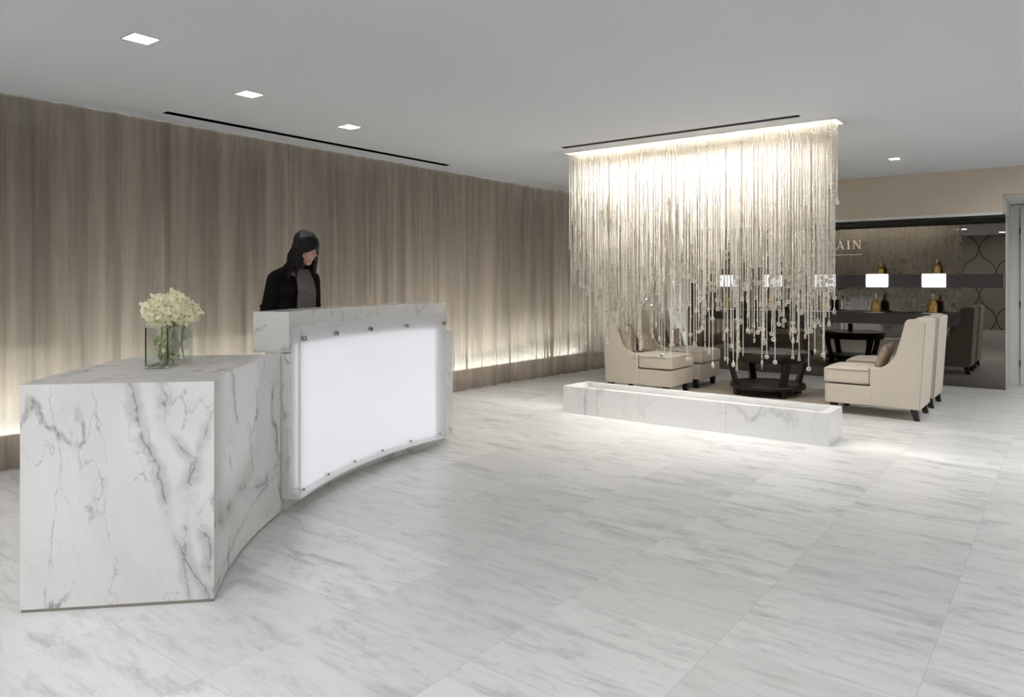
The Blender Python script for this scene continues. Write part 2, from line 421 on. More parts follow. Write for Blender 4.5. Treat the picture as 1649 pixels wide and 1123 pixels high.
def acrylic_mat():
    m, nt, out = new_mat('frosted_acrylic')
    tc = nt.nodes.new('ShaderNodeTexCoord')
    nz = noise_n(nt, tc.outputs['Object'], 70, 4, 0.6)
    b = nt.nodes.new('ShaderNodeBump'); b.inputs['Strength'].default_value = 0.35; b.inputs['Distance'].default_value = 0.003
    nt.links.new(nz.outputs[0], b.inputs['Height'])
    d = nt.nodes.new('ShaderNodeBsdfDiffuse'); d.inputs[0].default_value = (0.90, 0.90, 0.92, 1); nt.links.new(b.outputs[0], d.inputs['Normal'])
    t = nt.nodes.new('ShaderNodeBsdfTranslucent'); t.inputs[0].default_value = (0.85, 0.87, 0.9, 1)
    tr = nt.nodes.new('ShaderNodeBsdfTransparent'); tr.inputs[0].default_value = (0.99, 0.99, 1, 1)
    g = nt.nodes.new('ShaderNodeBsdfGlossy'); g.inputs[1].default_value = 0.2; nt.links.new(b.outputs[0], g.inputs['Normal'])
    def mx(f, a, c):
        n = nt.nodes.new('ShaderNodeMixShader'); n.inputs[0].default_value = f
        nt.links.new(a, n.inputs[1]); nt.links.new(c, n.inputs[2]); return n.outputs[0]
    s = mx(0.40, d.outputs[0], t.outputs[0])
    s = mx(0.42, s, tr.outputs[0])
    s = mx(0.06, s, g.outputs[0])
    nt.links.new(s, out.inputs[0])
    return m
M['acrylic'] = acrylic_mat()

def bead_mat():
    m, nt, out = new_mat('crystal_bead')
    d = nt.nodes.new('ShaderNodeBsdfDiffuse'); d.inputs[0].default_value = (0.90, 0.86, 0.78, 1)
    t = nt.nodes.new('ShaderNodeBsdfTranslucent'); t.inputs[0].default_value = (0.92, 0.88, 0.80, 1)
    g = nt.nodes.new('ShaderNodeBsdfGlossy'); g.inputs[0].default_value = (0.95, 0.92, 0.86, 1); g.inputs[1].default_value = 0.08
    a = nt.nodes.new('ShaderNodeMixShader'); a.inputs[0].default_value = 0.45
    nt.links.new(d.outputs[0], a.inputs[1]); nt.links.new(t.outputs[0], a.inputs[2])
    b = nt.nodes.new('ShaderNodeMixShader'); b.inputs[0].default_value = 0.5
    nt.links.new(a.outputs[0], b.inputs[1]); nt.links.new(g.outputs[0], b.inputs[2])
    nt.links.new(b.outputs[0], out.inputs[0])
    return m
M['bead'] = bead_mat()

def crystal_mat():
    m, nt, out = new_mat('cut_crystal')
    p = nt.nodes.new('ShaderNodeBsdfGlass'); p.inputs[0].default_value = (1, 1, 0.98, 1); p.inputs[1].default_value = 0.0; p.inputs[2].default_value = 1.5
    d = nt.nodes.new('ShaderNodeBsdfTranslucent'); d.inputs[0].default_value = (0.95, 0.92, 0.86, 1)
    b = nt.nodes.new('ShaderNodeMixShader'); b.inputs[0].default_value = 0.22
    nt.links.new(p.outputs[0], b.inputs[1]); nt.links.new(d.outputs[0], b.inputs[2])
    nt.links.new(b.outputs[0], out.inputs[0])
    return m
M['crystal'] = crystal_mat()

def bottle_mat():
    m, nt, out = new_mat('gold_studded_bottle')
    p = nt.nodes.new('ShaderNodeBsdfPrincipled'); nt.links.new(p.outputs[0], out.inputs[0])
    tc = nt.nodes.new('ShaderNodeTexCoord')
    vo = nt.nodes.new('ShaderNodeTexVoronoi'); vo.inputs['Scale'].default_value = 75
    nt.links.new(tc.outputs['Object'], vo.inputs['Vector'])
    f = smooth(nt, vo.outputs['Distance'], 0.15, 0.5)
    nt.links.new(mixc(nt, f, (1.0, 0.70, 0.24), (0.34, 0.19, 0.05)), p.inputs['Base Color'])
    p.inputs['Metallic'].default_value = 0.7; p.inputs['Roughness'].default_value = 0.28
    return m
M['bottle'] = bottle_mat()

def hair_mat():
    m, nt, out = new_mat('black_hair')
    p = nt.nodes.new('ShaderNodeBsdfPrincipled'); nt.links.new(p.outputs[0], out.inputs[0])
    p.inputs['Base Color'].default_value = (0.006, 0.005, 0.005, 1)
    p.inputs['Roughness'].default_value = 0.38
    p.inputs['Specular IOR Level'].default_value = 0.22
    tc = nt.nodes.new('ShaderNodeTexCoord'); mp = nt.nodes.new('ShaderNodeMapping'); mp.inputs['Scale'].default_value = (160, 160, 8)
    nt.links.new(tc.outputs['Object'], mp.inputs[0])
    nz = noise_n(nt, mp.outputs[0], 1, 3)
    b = nt.nodes.new('ShaderNodeBump'); b.inputs['Strength'].default_value = 0.6; b.inputs['Distance'].default_value = 0.004
    nt.links.new(nz.outputs[0], b.inputs['Height']); nt.links.new(b.outputs[0], p.inputs['Normal'])
    return m
M['hair'] = hair_mat()

def scarf_mat():
    m, nt, out = new_mat('striped_scarf')
    p = nt.nodes.new('ShaderNodeBsdfPrincipled'); nt.links.new(p.outputs[0], out.inputs[0])
    tc = nt.nodes.new('ShaderNodeTexCoord')
    so = nt.nodes.new('ShaderNodeSeparateXYZ'); nt.links.new(tc.outputs['Object'], so.inputs[0])
    x = math_n(nt, 'ADD', so.outputs[2], math_n(nt, 'MULTIPLY', so.outputs[0], -0.8))
    s = math_n(nt, 'SINE', math_n(nt, 'MULTIPLY', x, 2*PI/0.021))
    f = smooth(nt, s, 0.35, 0.75)
    nz = noise_n(nt, tc.outputs['Object'], 90, 3)
    c = mixc(nt, nz.outputs[0], (0.14, 0.115, 0.12), (0.26, 0.22, 0.22))
    nt.links.new(mixc(nt, f, c, (0.02, 0.018, 0.02)), p.inputs['Base Color'])
    p.inputs['Roughness'].default_value = 0.9
    return m
M['scarf'] = scarf_mat()

# ------------------------------------------------------------------ mesh helpers
def box(bm, x0, x1, y0, y1, z0, z1, mat=None):
    vs = [bm.verts.new(v) for v in ((x0, y0, z0), (x1, y0, z0), (x1, y1, z0), (x0, y1, z0), (x0, y0, z1), (x1, y0, z1), (x1, y1, z1), (x0, y1, z1))]
    fs = [(0, 3, 2, 1), (4, 5, 6, 7), (0, 1, 5, 4), (1, 2, 6, 5), (2, 3, 7, 6), (3, 0, 4, 7)]
    for f in fs: bm.faces.new([vs[i] for i in f])
    if mat is not None: bmesh.ops.transform(bm, matrix=mat, verts=vs)
    return vs

def prism(bm, pts, z0, z1, f=lambda p, z: (p[0], p[1], z)):
    a = [bm.verts.new(f(p, z0)) for p in pts]; b = [bm.verts.new(f(p, z1)) for p in pts]
    n = len(pts)
    for i in range(n):
        j = (i+1) % n
        bm.faces.new((a[i], a[j], b[j], b[i]))
    bm.faces.new(list(reversed(a))); bm.faces.new(b)
    return a+b

def lathe(bm, prof, seg=24, cx=0, cy=0):
    rings = []
    for r, z in prof:
        if r < 1e-6: rings.append([bm.verts.new((cx, cy, z))])
        else: rings.append([bm.verts.new((cx+r*math.cos(2*PI*i/seg), cy+r*math.sin(2*PI*i/seg), z)) for i in range(seg)])
    for a, b in zip(rings, rings[1:]):
        for i in range(seg):
            j = (i+1) % seg
            if len(a) == 1 and len(b) == 1: continue
            if len(a) == 1: bm.faces.new((a[0], b[j], b[i]))
            elif len(b) == 1: bm.faces.new((a[i], a[j], b[0]))
            else: bm.faces.new((a[i], a[j], b[j], b[i]))

def tube(bm, pts, r, seg=8, cap=True):
    pts = [Vector(p) for p in pts]
    rs = r if isinstance(r, (list, tuple)) else [r]*len(pts)
    rings = []
    up = Vector((0, 0, 1))
    for i, p in enumerate(pts):
        d = (pts[min(i+1, len(pts)-1)]-pts[max(i-1, 0)]).normalized()
        u = up if abs(d.z) < 0.9 else Vector((1, 0, 0))
        a = d.cross(u).normalized(); b = d.cross(a).normalized()
        rings.append([bm.verts.new(p+rs[i]*(math.cos(2*PI*k/seg)*a+math.sin(2*PI*k/seg)*b)) for k in range(seg)])
    for a, b in zip(rings, rings[1:]):
        for k in range(seg):
            j = (k+1) % seg
            bm.faces.new((a[k], a[j], b[j], b[k]))
    if cap:
        bm.faces.new(list(reversed(rings[0]))); bm.faces.new(rings[-1])

def obj(name, bm, mat, parent=None, bevel=0.0, seg=2, smooth_=False, sub=0, fix=True):
    if isinstance(bm, bmesh.types.BMesh):
        if fix: bmesh.ops.recalc_face_normals(bm, faces=bm.faces)
        me = bpy.data.meshes.new(name)
        bm.to_mesh(me); bm.free()
    else: me = bm
    me.materials.clear(); me.materials.append(mat)
    if smooth_:
        for p in me.polygons: p.use_smooth = True
    o = bpy.data.objects.new(name, me); COL.objects.link(o)
    if parent: o.parent = parent
    if bevel > 0:
        b = o.modifiers.new('bevel', 'BEVEL'); b.width = bevel; b.segments = seg; b.limit_method = 'ANGLE'; b.angle_limit = rad(40)
    if sub:
        s = o.modifiers.new('sub', 'SUBSURF'); s.levels = sub; s.render_levels = sub
    return o

def empty(name, loc=(0, 0, 0), rz=0.0):
    o = bpy.data.objects.new(name, None); COL.objects.link(o)
    o.location = loc; o.rotation_euler = (0, 0, rz); o.empty_display_size = 0.1
    return o

def tag(o, label, cat, group=None):
    o['label'] = label; o['category'] = cat
    if group: o['group'] = group
    return o

def struct(o):
    o['kind'] = 'structure'; return o

def copy_tree(o, parent=None):
    c = o.copy(); COL.objects.link(c); c.parent = parent
    for ch in list(o.children): copy_tree(ch, c)
    return c

def bmn(): return bmesh.new()

# ------------------------------------------------------------------ the setting
XW = -6.72       # wall behind the curtains
XE, YS, YN = 3.6, -2.8, 12.03
bm = bmn(); box(bm, XW-0.1, XE+0.1, YS-0.1, YN+0.1, -0.1, 0.0); struct(obj('floor', bm, M['floor']))

# ceiling with real openings
DC = (-0.808, 4.470)     # centre of the curved desk, of its lamps too
lamps = []
for a, r in ((215.9, 4.22), (199.1, 4.26), (182.6, 4.33)):
    lamps.append((DC[0]+r*math.cos(rad(a)), DC[1]+r*math.sin(rad(a)), 0.072, 'd'))
far = [(-1.57, 9.14, 0.05, 'f'), (-3.0, 9.14, 0.05, 'f'), (-4.2, 9.14, 0.05, 'f')]  # the last two are added lamps for the seating, hidden by crystals
near = [(x, y, 0.16, 'n') for x, y in ((-3.2, -1.6), (-1.4, -1.6), (0.4, -1.6), (2.2, -1.6), (-4.9, -0.6), (-2.3, 0.4), (0.6, 0.9), (2.2, 0.9), (1.9, 3.6), (1.9, 6.2), (1.9, 9.0), (-5.2, -2.0), (0.4, 7.6), (0.4, 9.7))]  # unseen lamps added out of view to light the room
slots = [(-5.93, -5.85, 2.98, 6.39), (-4.17, -1.80, 6.255, 6.325), (-4.17, -1.80, 7.085, 7.155)]
holes = [(x-s, x+s, y-s, y+s) for x, y, s, k in lamps+far+near]+slots
SHX0, SHX1, SHY0, SHY1 = -4.335, -1.575, 6.577, 6.833
holes.append((SHX0, SHX1, SHY0, SHY1))
xs = sorted({XW-0.1, XE+0.1}|{h[0] for h in holes}|{h[1] for h in holes})
ys = sorted({YS-0.1, YN+0.1}|{h[2] for h in holes}|{h[3] for h in holes})
bm = bmn(); vc = {}
def cv(x, y):
    k = (round(x, 5), round(y, 5))
    if k not in vc: vc[k] = bm.verts.new((x, y, C))
    return vc[k]
for x0, x1 in zip(xs, xs[1:]):
    for y0, y1 in zip(ys, ys[1:]):
        cx, cy = (x0+x1)/2, (y0+y1)/2
        if any(h[0] < cx < h[1] and h[2] < cy < h[3] for h in holes): continue
        bm.faces.new((cv(x0, y0), cv(x0, y1), cv(x1, y1), cv(x1, y0)))
ceil = struct(obj('ceiling', bm, M['ceiling'], fix=False))

def open_box(x0, x1, y0, y1, z0, z1):
    bm = bmn()
    v = [bm.verts.new(p) for p in ((x0, y0, z0), (x1, y0, z0), (x1, y1, z0), (x0, y1, z0), (x0, y0, z1), (x1, y0, z1), (x1, y1, z1), (x0, y1, z1))]
    for f in ((4, 5, 6, 7), (0, 1, 5, 4), (1, 2, 6, 5), (2, 3, 7, 6), (3, 0, 4, 7)): bm.faces.new([v[i] for i in f])
    return bm
LL = ['recessed square ceiling downlight nearest the viewer, above the flower end of the desk',
      'middle one of the three recessed square downlights over the desk',
      'recessed square downlight of the desk row farthest from the viewer',
      'small recessed downlight in the ceiling right of the crystal curtain',
      'small added downlight hidden behind the crystals above the coffee table',
      'small added downlight hidden behind the crystals above the left armchairs']
def downlight(x, y, s, kind, label, group):
    t = empty('recessed_downlight', (x, y, C))
    tag(t, label, 'ceiling light', group)
    obj('housing', open_box(-s, s, -s, s, 0.0, 0.10), M['housing'], t)
    bm = bmn(); w = 0.006
    for a, b, c_, d in ((-s-w, s+w, -s-w, -s), (-s-w, s+w, s, s+w), (-s-w, -s, -s, s), (s, s+w, -s, s)): box(bm, a, b, c_, d, -0.003, 0.001)
    obj('trim_ring', bm, M['housing' if kind != 'd' else 'chrome'], t)
    bm = bmn(); q = s*0.93
    box(bm, -q, q, -q, q, 0.07 if kind == 'd' else 0.05, 0.085)
    obj('lens', bm, M['lamp_far'] if kind == 'f' else M['lamp'], t)
for (x, y, s, k), lb in zip(lamps+far, LL): downlight(x, y, s, k, lb, None)
for x, y, s, k in near: downlight(x, y, s, k, 'unseen square downlight added in the ceiling to light the viewer side', 'added downlights on the viewer side')

for (x0, x1, y0, y1), lb in zip(slots, ('long thin black slot in the ceiling along the curtain', 'long thin black slot in the ceiling in front of the crystals', 'long thin black slot in the ceiling added unseen behind the crystals for a lamp')):
    cx, cy = (x0+x1)/2, (y0+y1)/2
    t = empty('ceiling_lamp_slot', (cx, cy, C)); tag(t, lb, 'air vent')  # slots meant for lamps; the rear one is added
    obj('slot_channel', open_box(x0-cx, x1-cx, y0-cy, y1-cy, 0, 0.08), M['black_slot'], t)
    bm = bmn(); w = 0.004
    X0, X1, Y0, Y1 = x0-cx, x1-cx, y0-cy, y1-cy
    for a, b, c_, d in ((X0-w, X1+w, Y0-w, Y0), (X0-w, X1+w, Y1, Y1+w), (X0-w, X0, Y0, Y1), (X1, X1+w, Y0, Y1)): box(bm, a, b, c_, d, -0.002, 0.001)
    obj('slot_frame', bm, M['black_slot'], t)

def slot_lamp(x, y, z, lx, ly, power, tilt, spread, parent=None):
    ld = bpy.data.lights.new('slot_lamp', 'AREA'); ld.shape = 'RECTANGLE'; ld.size = lx; ld.size_y = ly
    ld.energy = power; ld.color = (1.0, 0.965, 0.91); ld.spread = spread
    lo = bpy.data.objects.new('slot_lamp', ld); COL.objects.link(lo); lo.location = (x, y, z); lo.rotation_euler = (tilt, 0, 0)
slot_lamp(-2.985, 6.278, C+0.024, 2.32, 0.03, L_SLOT, rad(22), rad(140))
slot_lamp(-2.985, 7.132, C+0.024, 2.32, 0.03, L_SLOT*0.8, rad(-22), rad(140))  # added unseen lamp lighting the strands from behind

# west wall with its night windows, behind the curtains
WIN = [(-1.9, -0.7), (0.6, 2.54), (3.55, 4.5), (5.16, 5.95), (8.35, 9.9)]
WZ0, WZ1 = 0.87, 2.70
bm = bmn()
ycut = [YS-0.1]+[v for w in WIN for v in w]+[YN+0.1]
for i, (a, b) in enumerate(zip(ycut, ycut[1:])):
    if i % 2 == 0: box(bm, XW-0.12, XW, a, b, 0, C)
    else:
        box(bm, XW-0.12, XW, a, b, 0, WZ0); box(bm, XW-0.12, XW, a, b, WZ1, C)
struct(obj('wall_west', bm, M['wall_dim']))
for i, (a, b) in enumerate(WIN):
    bm = bmn(); box(bm, XW-0.09, XW-0.08, a, b, WZ0, WZ1)
    w = struct(obj('window_%d' % (i+1), bm, M['glass_dark']))
    bm = bmn(); t_ = 0.05
    for y0, y1, z0, z1 in ((a, b, WZ0, WZ0+t_), (a, b, WZ1-t_, WZ1), (a, a+t_, WZ0, WZ1), (b-t_, b, WZ0, WZ1)): box(bm, XW-0.085, XW-0.03, y0, y1, z0, z1)
    obj('window_frame', bm, M['frame_dark'], w)
bm = bmn(); box(bm, XW, -6.275, YS, 10.4, C-0.006, C-0.0005); box(bm, XW, -5.15, 10.75, 11.38, C-0.006, C-0.0005); struct(obj('absorber_strip', bm, M['light_absorber']))  # dark strip added to stop ceiling bounce brightening the curtain tops
# low kerb that hides the strip of light
KX = -6.42
bm = bmn(); box(bm, KX-0.05, KX, YS, 10.75, 0, 0.225); box(bm, KX-0.05, -5.2, 10.75, 10.80, 0, 0.225)
struct(obj('trim_1', bm, M['wall_dim']))
t = empty('cove_light', (-6.59, 4.0, 0)); tag(t, 'glowing strip light low behind the long curtain', 'strip light')
bm = bmn(); box(bm, -0.035, 0.035, YS-4+0.1, 6.7, 0.0, 0.10); obj('channel', bm, M['wall_grey'], t)
bm = bmn(); box(bm, -0.02, 0.02, YS-4+0.15, 6.65, 0.102, 0.112); obj('diffuser_strip', bm, M['cove_lamp'], t)
t = empty('cove_light', (-5.7, 10.95, 0)); tag(t, 'glowing strip light low behind the curtain in the far corner', 'strip light')
bm = bmn(); box(bm, -0.6, 0.5, -0.035, 0.035, 0.0, 0.10); obj('channel', bm, M['wall_grey'], t)
bm = bmn(); box(bm, -0.55, 0.45, -0.02, 0.02, 0.102, 0.112); obj('diffuser_strip', bm, M['cove_lamp'], t)

# north: mirror wall, bulkhead, door recess
BY, BZ, MX1, MY = 10.60, 2.26, -0.655, 11.38
bm = bmn(); box(bm, XW, MX1, MY+0.012, MY+0.12, 0, C); box(bm, MX1-0.02, MX1, MY-0.0, YN+0.1, 0, C)
struct(obj('wall_north', bm, M['wall_dim']))
bm = bmn(); box(bm, -5.12, -0.64, BY, BY+0.1, BZ, C); box(bm, -0.64, XE, BY, BY+0.1, 2.47, C)
box(bm, -5.12, -5.02, BY, MY, BZ, C)
struct(obj('wall_bulkhead', bm, M['wall_beige']))
bm = bmn(); box(bm, -5.12, -0.64, BY-0.006, BY+0.012, BZ-0.035, BZ)
struct(obj('trim_2', bm, M['wall_grey']))
bm = bmn(); box(bm, -5.12, -0.66, BY+0.012, MY, BZ-0.012, BZ+0.02)
struct(obj('trim_3', bm, M['black_soffit']))
bm = bmn(); box(bm, -0.655, -0.64, BY+0.1, YN, BZ, 2.49); box(bm, -0.64, XE, BY+0.1, YN, 2.47, 2.49); box(bm, MX1, MX1+0.012, MY, YN, 0, 2.47)
struct(obj('trim_4', bm, M['wall_grey']))
bm = bmn(); box(bm, MX1, XE+0.1, YN, YN+0.1, 0, C); struct(obj('wall_north_east', bm, M['wall_grey']))
# the tall door in the recess
bm = bmn(); box(bm, -0.529, 0.40, YN-0.03, YN-0.001, 0.005, 2.42)
d = struct(obj('door_1', bm, M['wall_grey'], bevel=0.004))
bm = bmn(); box(bm, -0.536, -0.529, YN-0.006, YN-0.0005, 0, 2.425); box(bm, -0.64, 0.5, YN-0.004, YN-0.0005, 2.455, 2.463)
obj('shadow_gap', bm, M['black_slot'], d)
bm = bmn()
for z in (0.3, 1.10, 2.1): tube(bm, [(-0.531, YN-0.036, z-0.045), (-0.531, YN-0.036, z+0.045)], 0.008)
obj('hinge', bm, M['ebony'], d)
# east and south
bm = bmn(); box(bm, XE, XE+0.1, YS, YN, 0, C); struct(obj('wall_east', bm, M['wall_beige']))
nx, nz_ = 480, 120
bm = bmn(); gr = []
for j in range(nz_+1):
    row = []
    for i in range(nx+1):
        x = XW+(XE-XW)*i/nx; z = C*j/nz_
        u, v = x/0.85, (z-0.3)/1.40
        a = abs(math.sin(PI*(u+v+0.06*math.sin(2*PI*(u-v))))); b = abs(math.sin(PI*(u-v+0.06*math.sin(2*PI*(u+v)))))
        row.append(bm.verts.new((x, YS+0.075*(min(a, b)**0.5), z)))
    gr.append(row)
for j in range(nz_):
    for i in range(nx): bm.faces.new((gr[j][i], gr[j][i+1], gr[j+1][i+1], gr[j+1][i]))
struct(obj('wall_south', bm, M['quilt'], smooth_=True))

# the black mirror
bm = bmn(); box(bm, -5.07, MX1-0.004, MY-0.012, MY+0.011, 0.0, BZ-0.012)
mir = obj('mirror_panel', bm, M['mirror'])
tag(mir, 'large black tinted mirror covering the far wall behind the shelves', 'mirror')

# ------------------------------------------------------------------ curtains
def cur_x(y):
    """line of the curtain track: straight, then drifting in, then round the corner"""
    if y < 7.0: return -6.22
    return -6.22+0.22*((y-7.0)/3.2)**1.3
def curtain_path():
    pts = []
    y = YS+0.05
    while y < 9.9: pts.append((cur_x(y), y)); y += 0.0125
    cx, cy, r = cur_x(9.9)+0.75, 9.9, 0.75
    n = int(r*PI/2/0.0125)
    for i in range(1, n+1):
        a = PI-(PI/2)*i/n
        pts.append((cx+r*math.cos(a), cy+r*math.sin(a)))
    x = cx
    while x < -5.10: x += 0.0125; pts.append((x, cy+r))
    return pts
CP = curtain_path()
FOLD = None
rng = np.random.RandomState(3)
def fold_fn(n, seed):
    r = np.random.RandomState(seed); s = np.arange(n)*0.0125
    f = np.zeros(n); ph = r.rand(5)*6.28
    drift = np.cumsum(r.randn(n)*0.06)
    f += 0.042*np.sin(2*PI*s/0.27+ph[0]+drift)
    f += 0.027*np.sin(2*PI*s/0.145+ph[1]-drift*1.3)
    f += 0.010*np.sin(2*PI*s/0.075+ph[2]+drift*2)
    f += 0.012*np.sin(2*PI*s/0.9+ph[3])
    return f
F0A, F1A = fold_fn(len(CP), 11), fold_fn(len(CP), 61)
def curtain(p0, p1, seed, label, dx=0.0):
    pts = CP[p0:p1]; n = len(pts)
    f0, f1 = F0A[p0:p1], F1A[p0:p1]*0.6+F0A[p0:p1]*0.4
    nzs = 22; bm = bmn(); rows = []
    for j in range(nzs+1):
        q = j/nzs; z = 0.012+(C-0.014)*q
        w = 0.55*(1-q)**1.5
        row = []
        for i, (x, y) in enumerate(pts):
            a, b = pts[max(0, i-3)], pts[min(n-1, i+3)]
            tx, ty = b[0]-a[0], b[1]-a[1]; l = math.hypot(tx, ty)
            nx_, ny_ = ty/l, -tx/l
            off = (f0[i]*(1-w)+f1[i]*w)*(1.0+0.25*(1-q))*(1-0.85*q**14)+dx
            row.append(bm.verts.new((x+nx_*off, y+ny_*off, z)))
        rows.append(row)
    for j in range(nzs):
        for i in range(n-1): bm.faces.new((rows[j][i], rows[j][i+1], rows[j+1][i+1], rows[j+1][i]))
    # thin fabric, turned hem along the floor
    c = obj('sheer_curtain', bm, M['curtain'], smooth_=True, fix=False)
    bm = bmn(); prev = None
    for i, (x, y) in enumerate(pts):
        a, b = pts[max(0, i-3)], pts[min(n-1, i+3)]
        tx, ty = b[0]-a[0], b[1]-a[1]; l = math.hypot(tx, ty)
        off = (f0[i]*0.45+f1[i]*0.55)*1.25+dx+0.003
        X, Y = x+ty/l*off, y-tx/l*off
        cur = (bm.verts.new((X, Y, 0.013)), bm.verts.new((X, Y, 0.065)))
        if prev: bm.faces.new((prev[0], cur[0], cur[1], prev[1]))
        prev = cur
    obj('hem', bm, M['curtain'], c, smooth_=True, fix=False)
    tag(c, label, 'curtain', None)
    return c
def idx(y): return next(i for i, p in enumerate(CP) if p[1] >= y)
cuts = [0, idx(3.15), idx(5.55), idx(6.52), idx(7.12), idx(8.9), len(CP)]
CL = ['sheer taupe curtain width at the left edge of the photo behind the flowers',
      'sheer taupe curtain width directly behind the standing woman',
      'sheer taupe curtain width right of the woman, just past the dark vertical seam',
      'narrow sheer taupe curtain width just above the right end of the desk',
      'sheer taupe curtain width with the brightest glow, right of the desk',
      'sheer taupe curtain width that turns the far corner behind the crystals']
for i in range(6):
    curtain(cuts[i], min(len(CP), cuts[i+1]+4), 11+i*3, CL[i], 0.007*(i % 2))
# ------------------------------------------------------------------ reception desk
def sector(bm, r0, r1, a0, a1, z0, z1, n=48, c=DC):
    rows = []
    for i in range(n+1):
        a = rad(a0+(a1-a0)*i/n); ca, sa = math.cos(a), math.sin(a)
        rows.append([bm.verts.new((c[0]+r*ca, c[1]+r*sa, z)) for r, z in ((r0, z0), (r1, z0), (r1, z1), (r0, z1))])
    for p, q in zip(rows, rows[1:]):
        for k in range(4): bm.faces.new((p[k], p[(k+1) % 4], q[(k+1) % 4], q[k]))
    bm.faces.new(rows[0]); bm.faces.new(list(reversed(rows[-1])))
RI, RO = 3.50, 4.28
A0, A1, AE = -128.2+360, -148.0+360, -183.6+360      # 231.8, 212, 176.4
desk = empty('reception_desk', (DC[0]+3.9*math.cos(rad(205)), DC[1]+3.9*math.sin(rad(205)), 0))
tag(desk, 'curved white veined marble reception desk with a glowing white front', 'reception desk')
def dobj(name, bm, mat, parent=desk, **k):
    if parent is desk: bmesh.ops.translate(bm, verts=bm.verts, vec=-desk.location)
    return obj(name, bm, mat, parent, **k)
# the low return block: end face is a chord, top and plinth
bm = bmn()
n = 30; inner = []; outer = []
for i in range(n+1):
    a = rad(A0+(A1-A0)*i/n); inner.append((DC[0]+RI*math.cos(a), DC[1]+RI*math.sin(a)))
oa0 = -129.3+360; oa1 = -145.3+360
for i in range(n+1):
    a = rad(oa1+(oa0-oa1)*i/n); outer.append((DC[0]+RO*math.cos(a), DC[1]+RO*math.sin(a)))
prism(bm, inner+outer, 0.012, 0.945)
body = dobj('low_counter', bm, M['desk'])
bm = bmn(); prism(bm, inner+outer, 0.945, 0.966); dobj('counter_top', bm, M['desk'])
bm = bmn()
sh = [(DC[0]+(x-DC[0])*1.0012, DC[1]+(y-DC[1])*1.0012) for x, y in inner]+[(DC[0]+(x-DC[0])*0.999, DC[1]+(y-DC[1])*0.999) for x, y in outer]
prism(bm, sh, 0.0, 0.013); dobj('plinth', bm, M['chrome'])
# curved wall of the raised part
bm = bmn(); sector(bm, RI, RI+0.10, A1, AE, 0.0, 0.975); dobj('curved_base', bm, M['desk_box'], bevel=0.002)
BXR0, BXR1, BXE = 3.448, 3.676, -181.9+360
bm = bmn(); sector(bm, BXR0, BXR0+0.05, A1, AE+0.2, 0.090, 0.97, 48)
dobj('front_slab', bm, M['desk_box'], bevel=0.002)
bm = bmn(); sector(bm, BXR0, BXR1, A1, BXE, 0.975, 1.222); dobj('raised_transaction_shelf', bm, M['desk_box'], bevel=0.003)
# fine stone joints on the raised part
bm = bmn()
bm.free()
for a in (-158+360, -168+360, -176+360):
    bm = bmn(); sector(bm, BXR0-0.0006, BXR0+0.003, a, a+0.03, 0.090, 1.222, 1); dobj('stone_joint', bm, M['chrome'])
# backlight sheet and acrylic front
PA0, PA1 = -148.5+360, -181.15+360
bm = bmn(); sector(bm, 3.428, 3.446, PA0-0.9, -179.6+360, 0.110, 1.015); dobj('backlight', bm, M['panel_lamp'])
bm = bmn(); sector(bm, 3.392, 3.404, PA0, PA1, 0.092, 1.128, 64)
ac = dobj('acrylic_front', bm, M['acrylic'], bevel=0.002)
bm = bmn(); sector(bm, 3.392, 3.446, PA0, PA0-0.12, 0.092, 1.128, 1); dobj('acrylic_side', bm, M['acrylic'])
bm = bmn(); sector(bm, 3.384, 3.448, PA0+0.05, PA1-0.1, 0.080, 0.090, 64); dobj('bottom_ledge', bm, M['white_plate'], bevel=0.002)
def stud(a, z, r, proj):
    bm = bmn(); ca, sa = math.cos(rad(a)), math.sin(rad(a))
    p0 = Vector((DC[0]+3.446*ca, DC[1]+3.446*sa, z)); p1 = Vector((DC[0]+(3.392-proj)*ca, DC[1]+(3.392-proj)*sa, z))
    tube(bm, [p0, p0.lerp(p1, 0.9), p1], [r*0.6, r, r*0.92], 14)
    dobj('standoff_stud', bm, M['chrome'], bevel=0.001)
for i in range(5): stud(PA0-0.7+(PA1-PA0+1.2)*i/4.0, 1.055, 0.0155, 0.022)
for i in range(6): stud(PA0-0.9+(PA1-PA0+2.2)*i/5.0, 0.128, 0.008, 0.010)

# ------------------------------------------------------------------ marble trough under the crystals
t = empty('marble_trough', (-2.975, 6.76, 0)); tag(t, 'long low white marble trough on the floor under the crystal curtain', 'marble trough')
bm = bmn()
X0, X1, Y0, Y1, ZT = -1.353, 1.353, -0.232, 0.232, 0.285
w = 0.075
ring = []
for (a, b, c_, d_, z) in ((X0, X1, Y0, Y1, 0.0), (X0, X1, Y0, Y1, ZT), (X0+w, X1-w, Y0+w, Y1-w, ZT), (X0+w, X1-w, Y0+w, Y1-w, 0.20)):
    ring.append([bm.verts.new((x, y, z)) for x, y in ((a, c_), (b, c_), (b, d_), (a, d_))])
for p, q in zip(ring, ring[1:]):
    for k in range(4): bm.faces.new((p[k], p[(k+1) % 4], q[(k+1) % 4], q[k]))
bm.faces.new(list(reversed(ring[0]))); bm.faces.new(ring[-1])
obj('trough_shell', bm, M['trough'], t, bevel=0.003)
for x in (-0.45, 0.45):
    bm = bmn(); box(bm, x-0.0008, x+0.0008, Y0-0.0004, Y0+0.002, 0.003, ZT-0.003); obj('stone_joint', bm, M['chrome'], t)
bm = bmn(); box(bm, X0+w+0.002, X1-w-0.002, Y0+w+0.002, Y1-w-0.002, 0.20, 0.235)
obj('white_bed', bm, M['white_plate'], t)

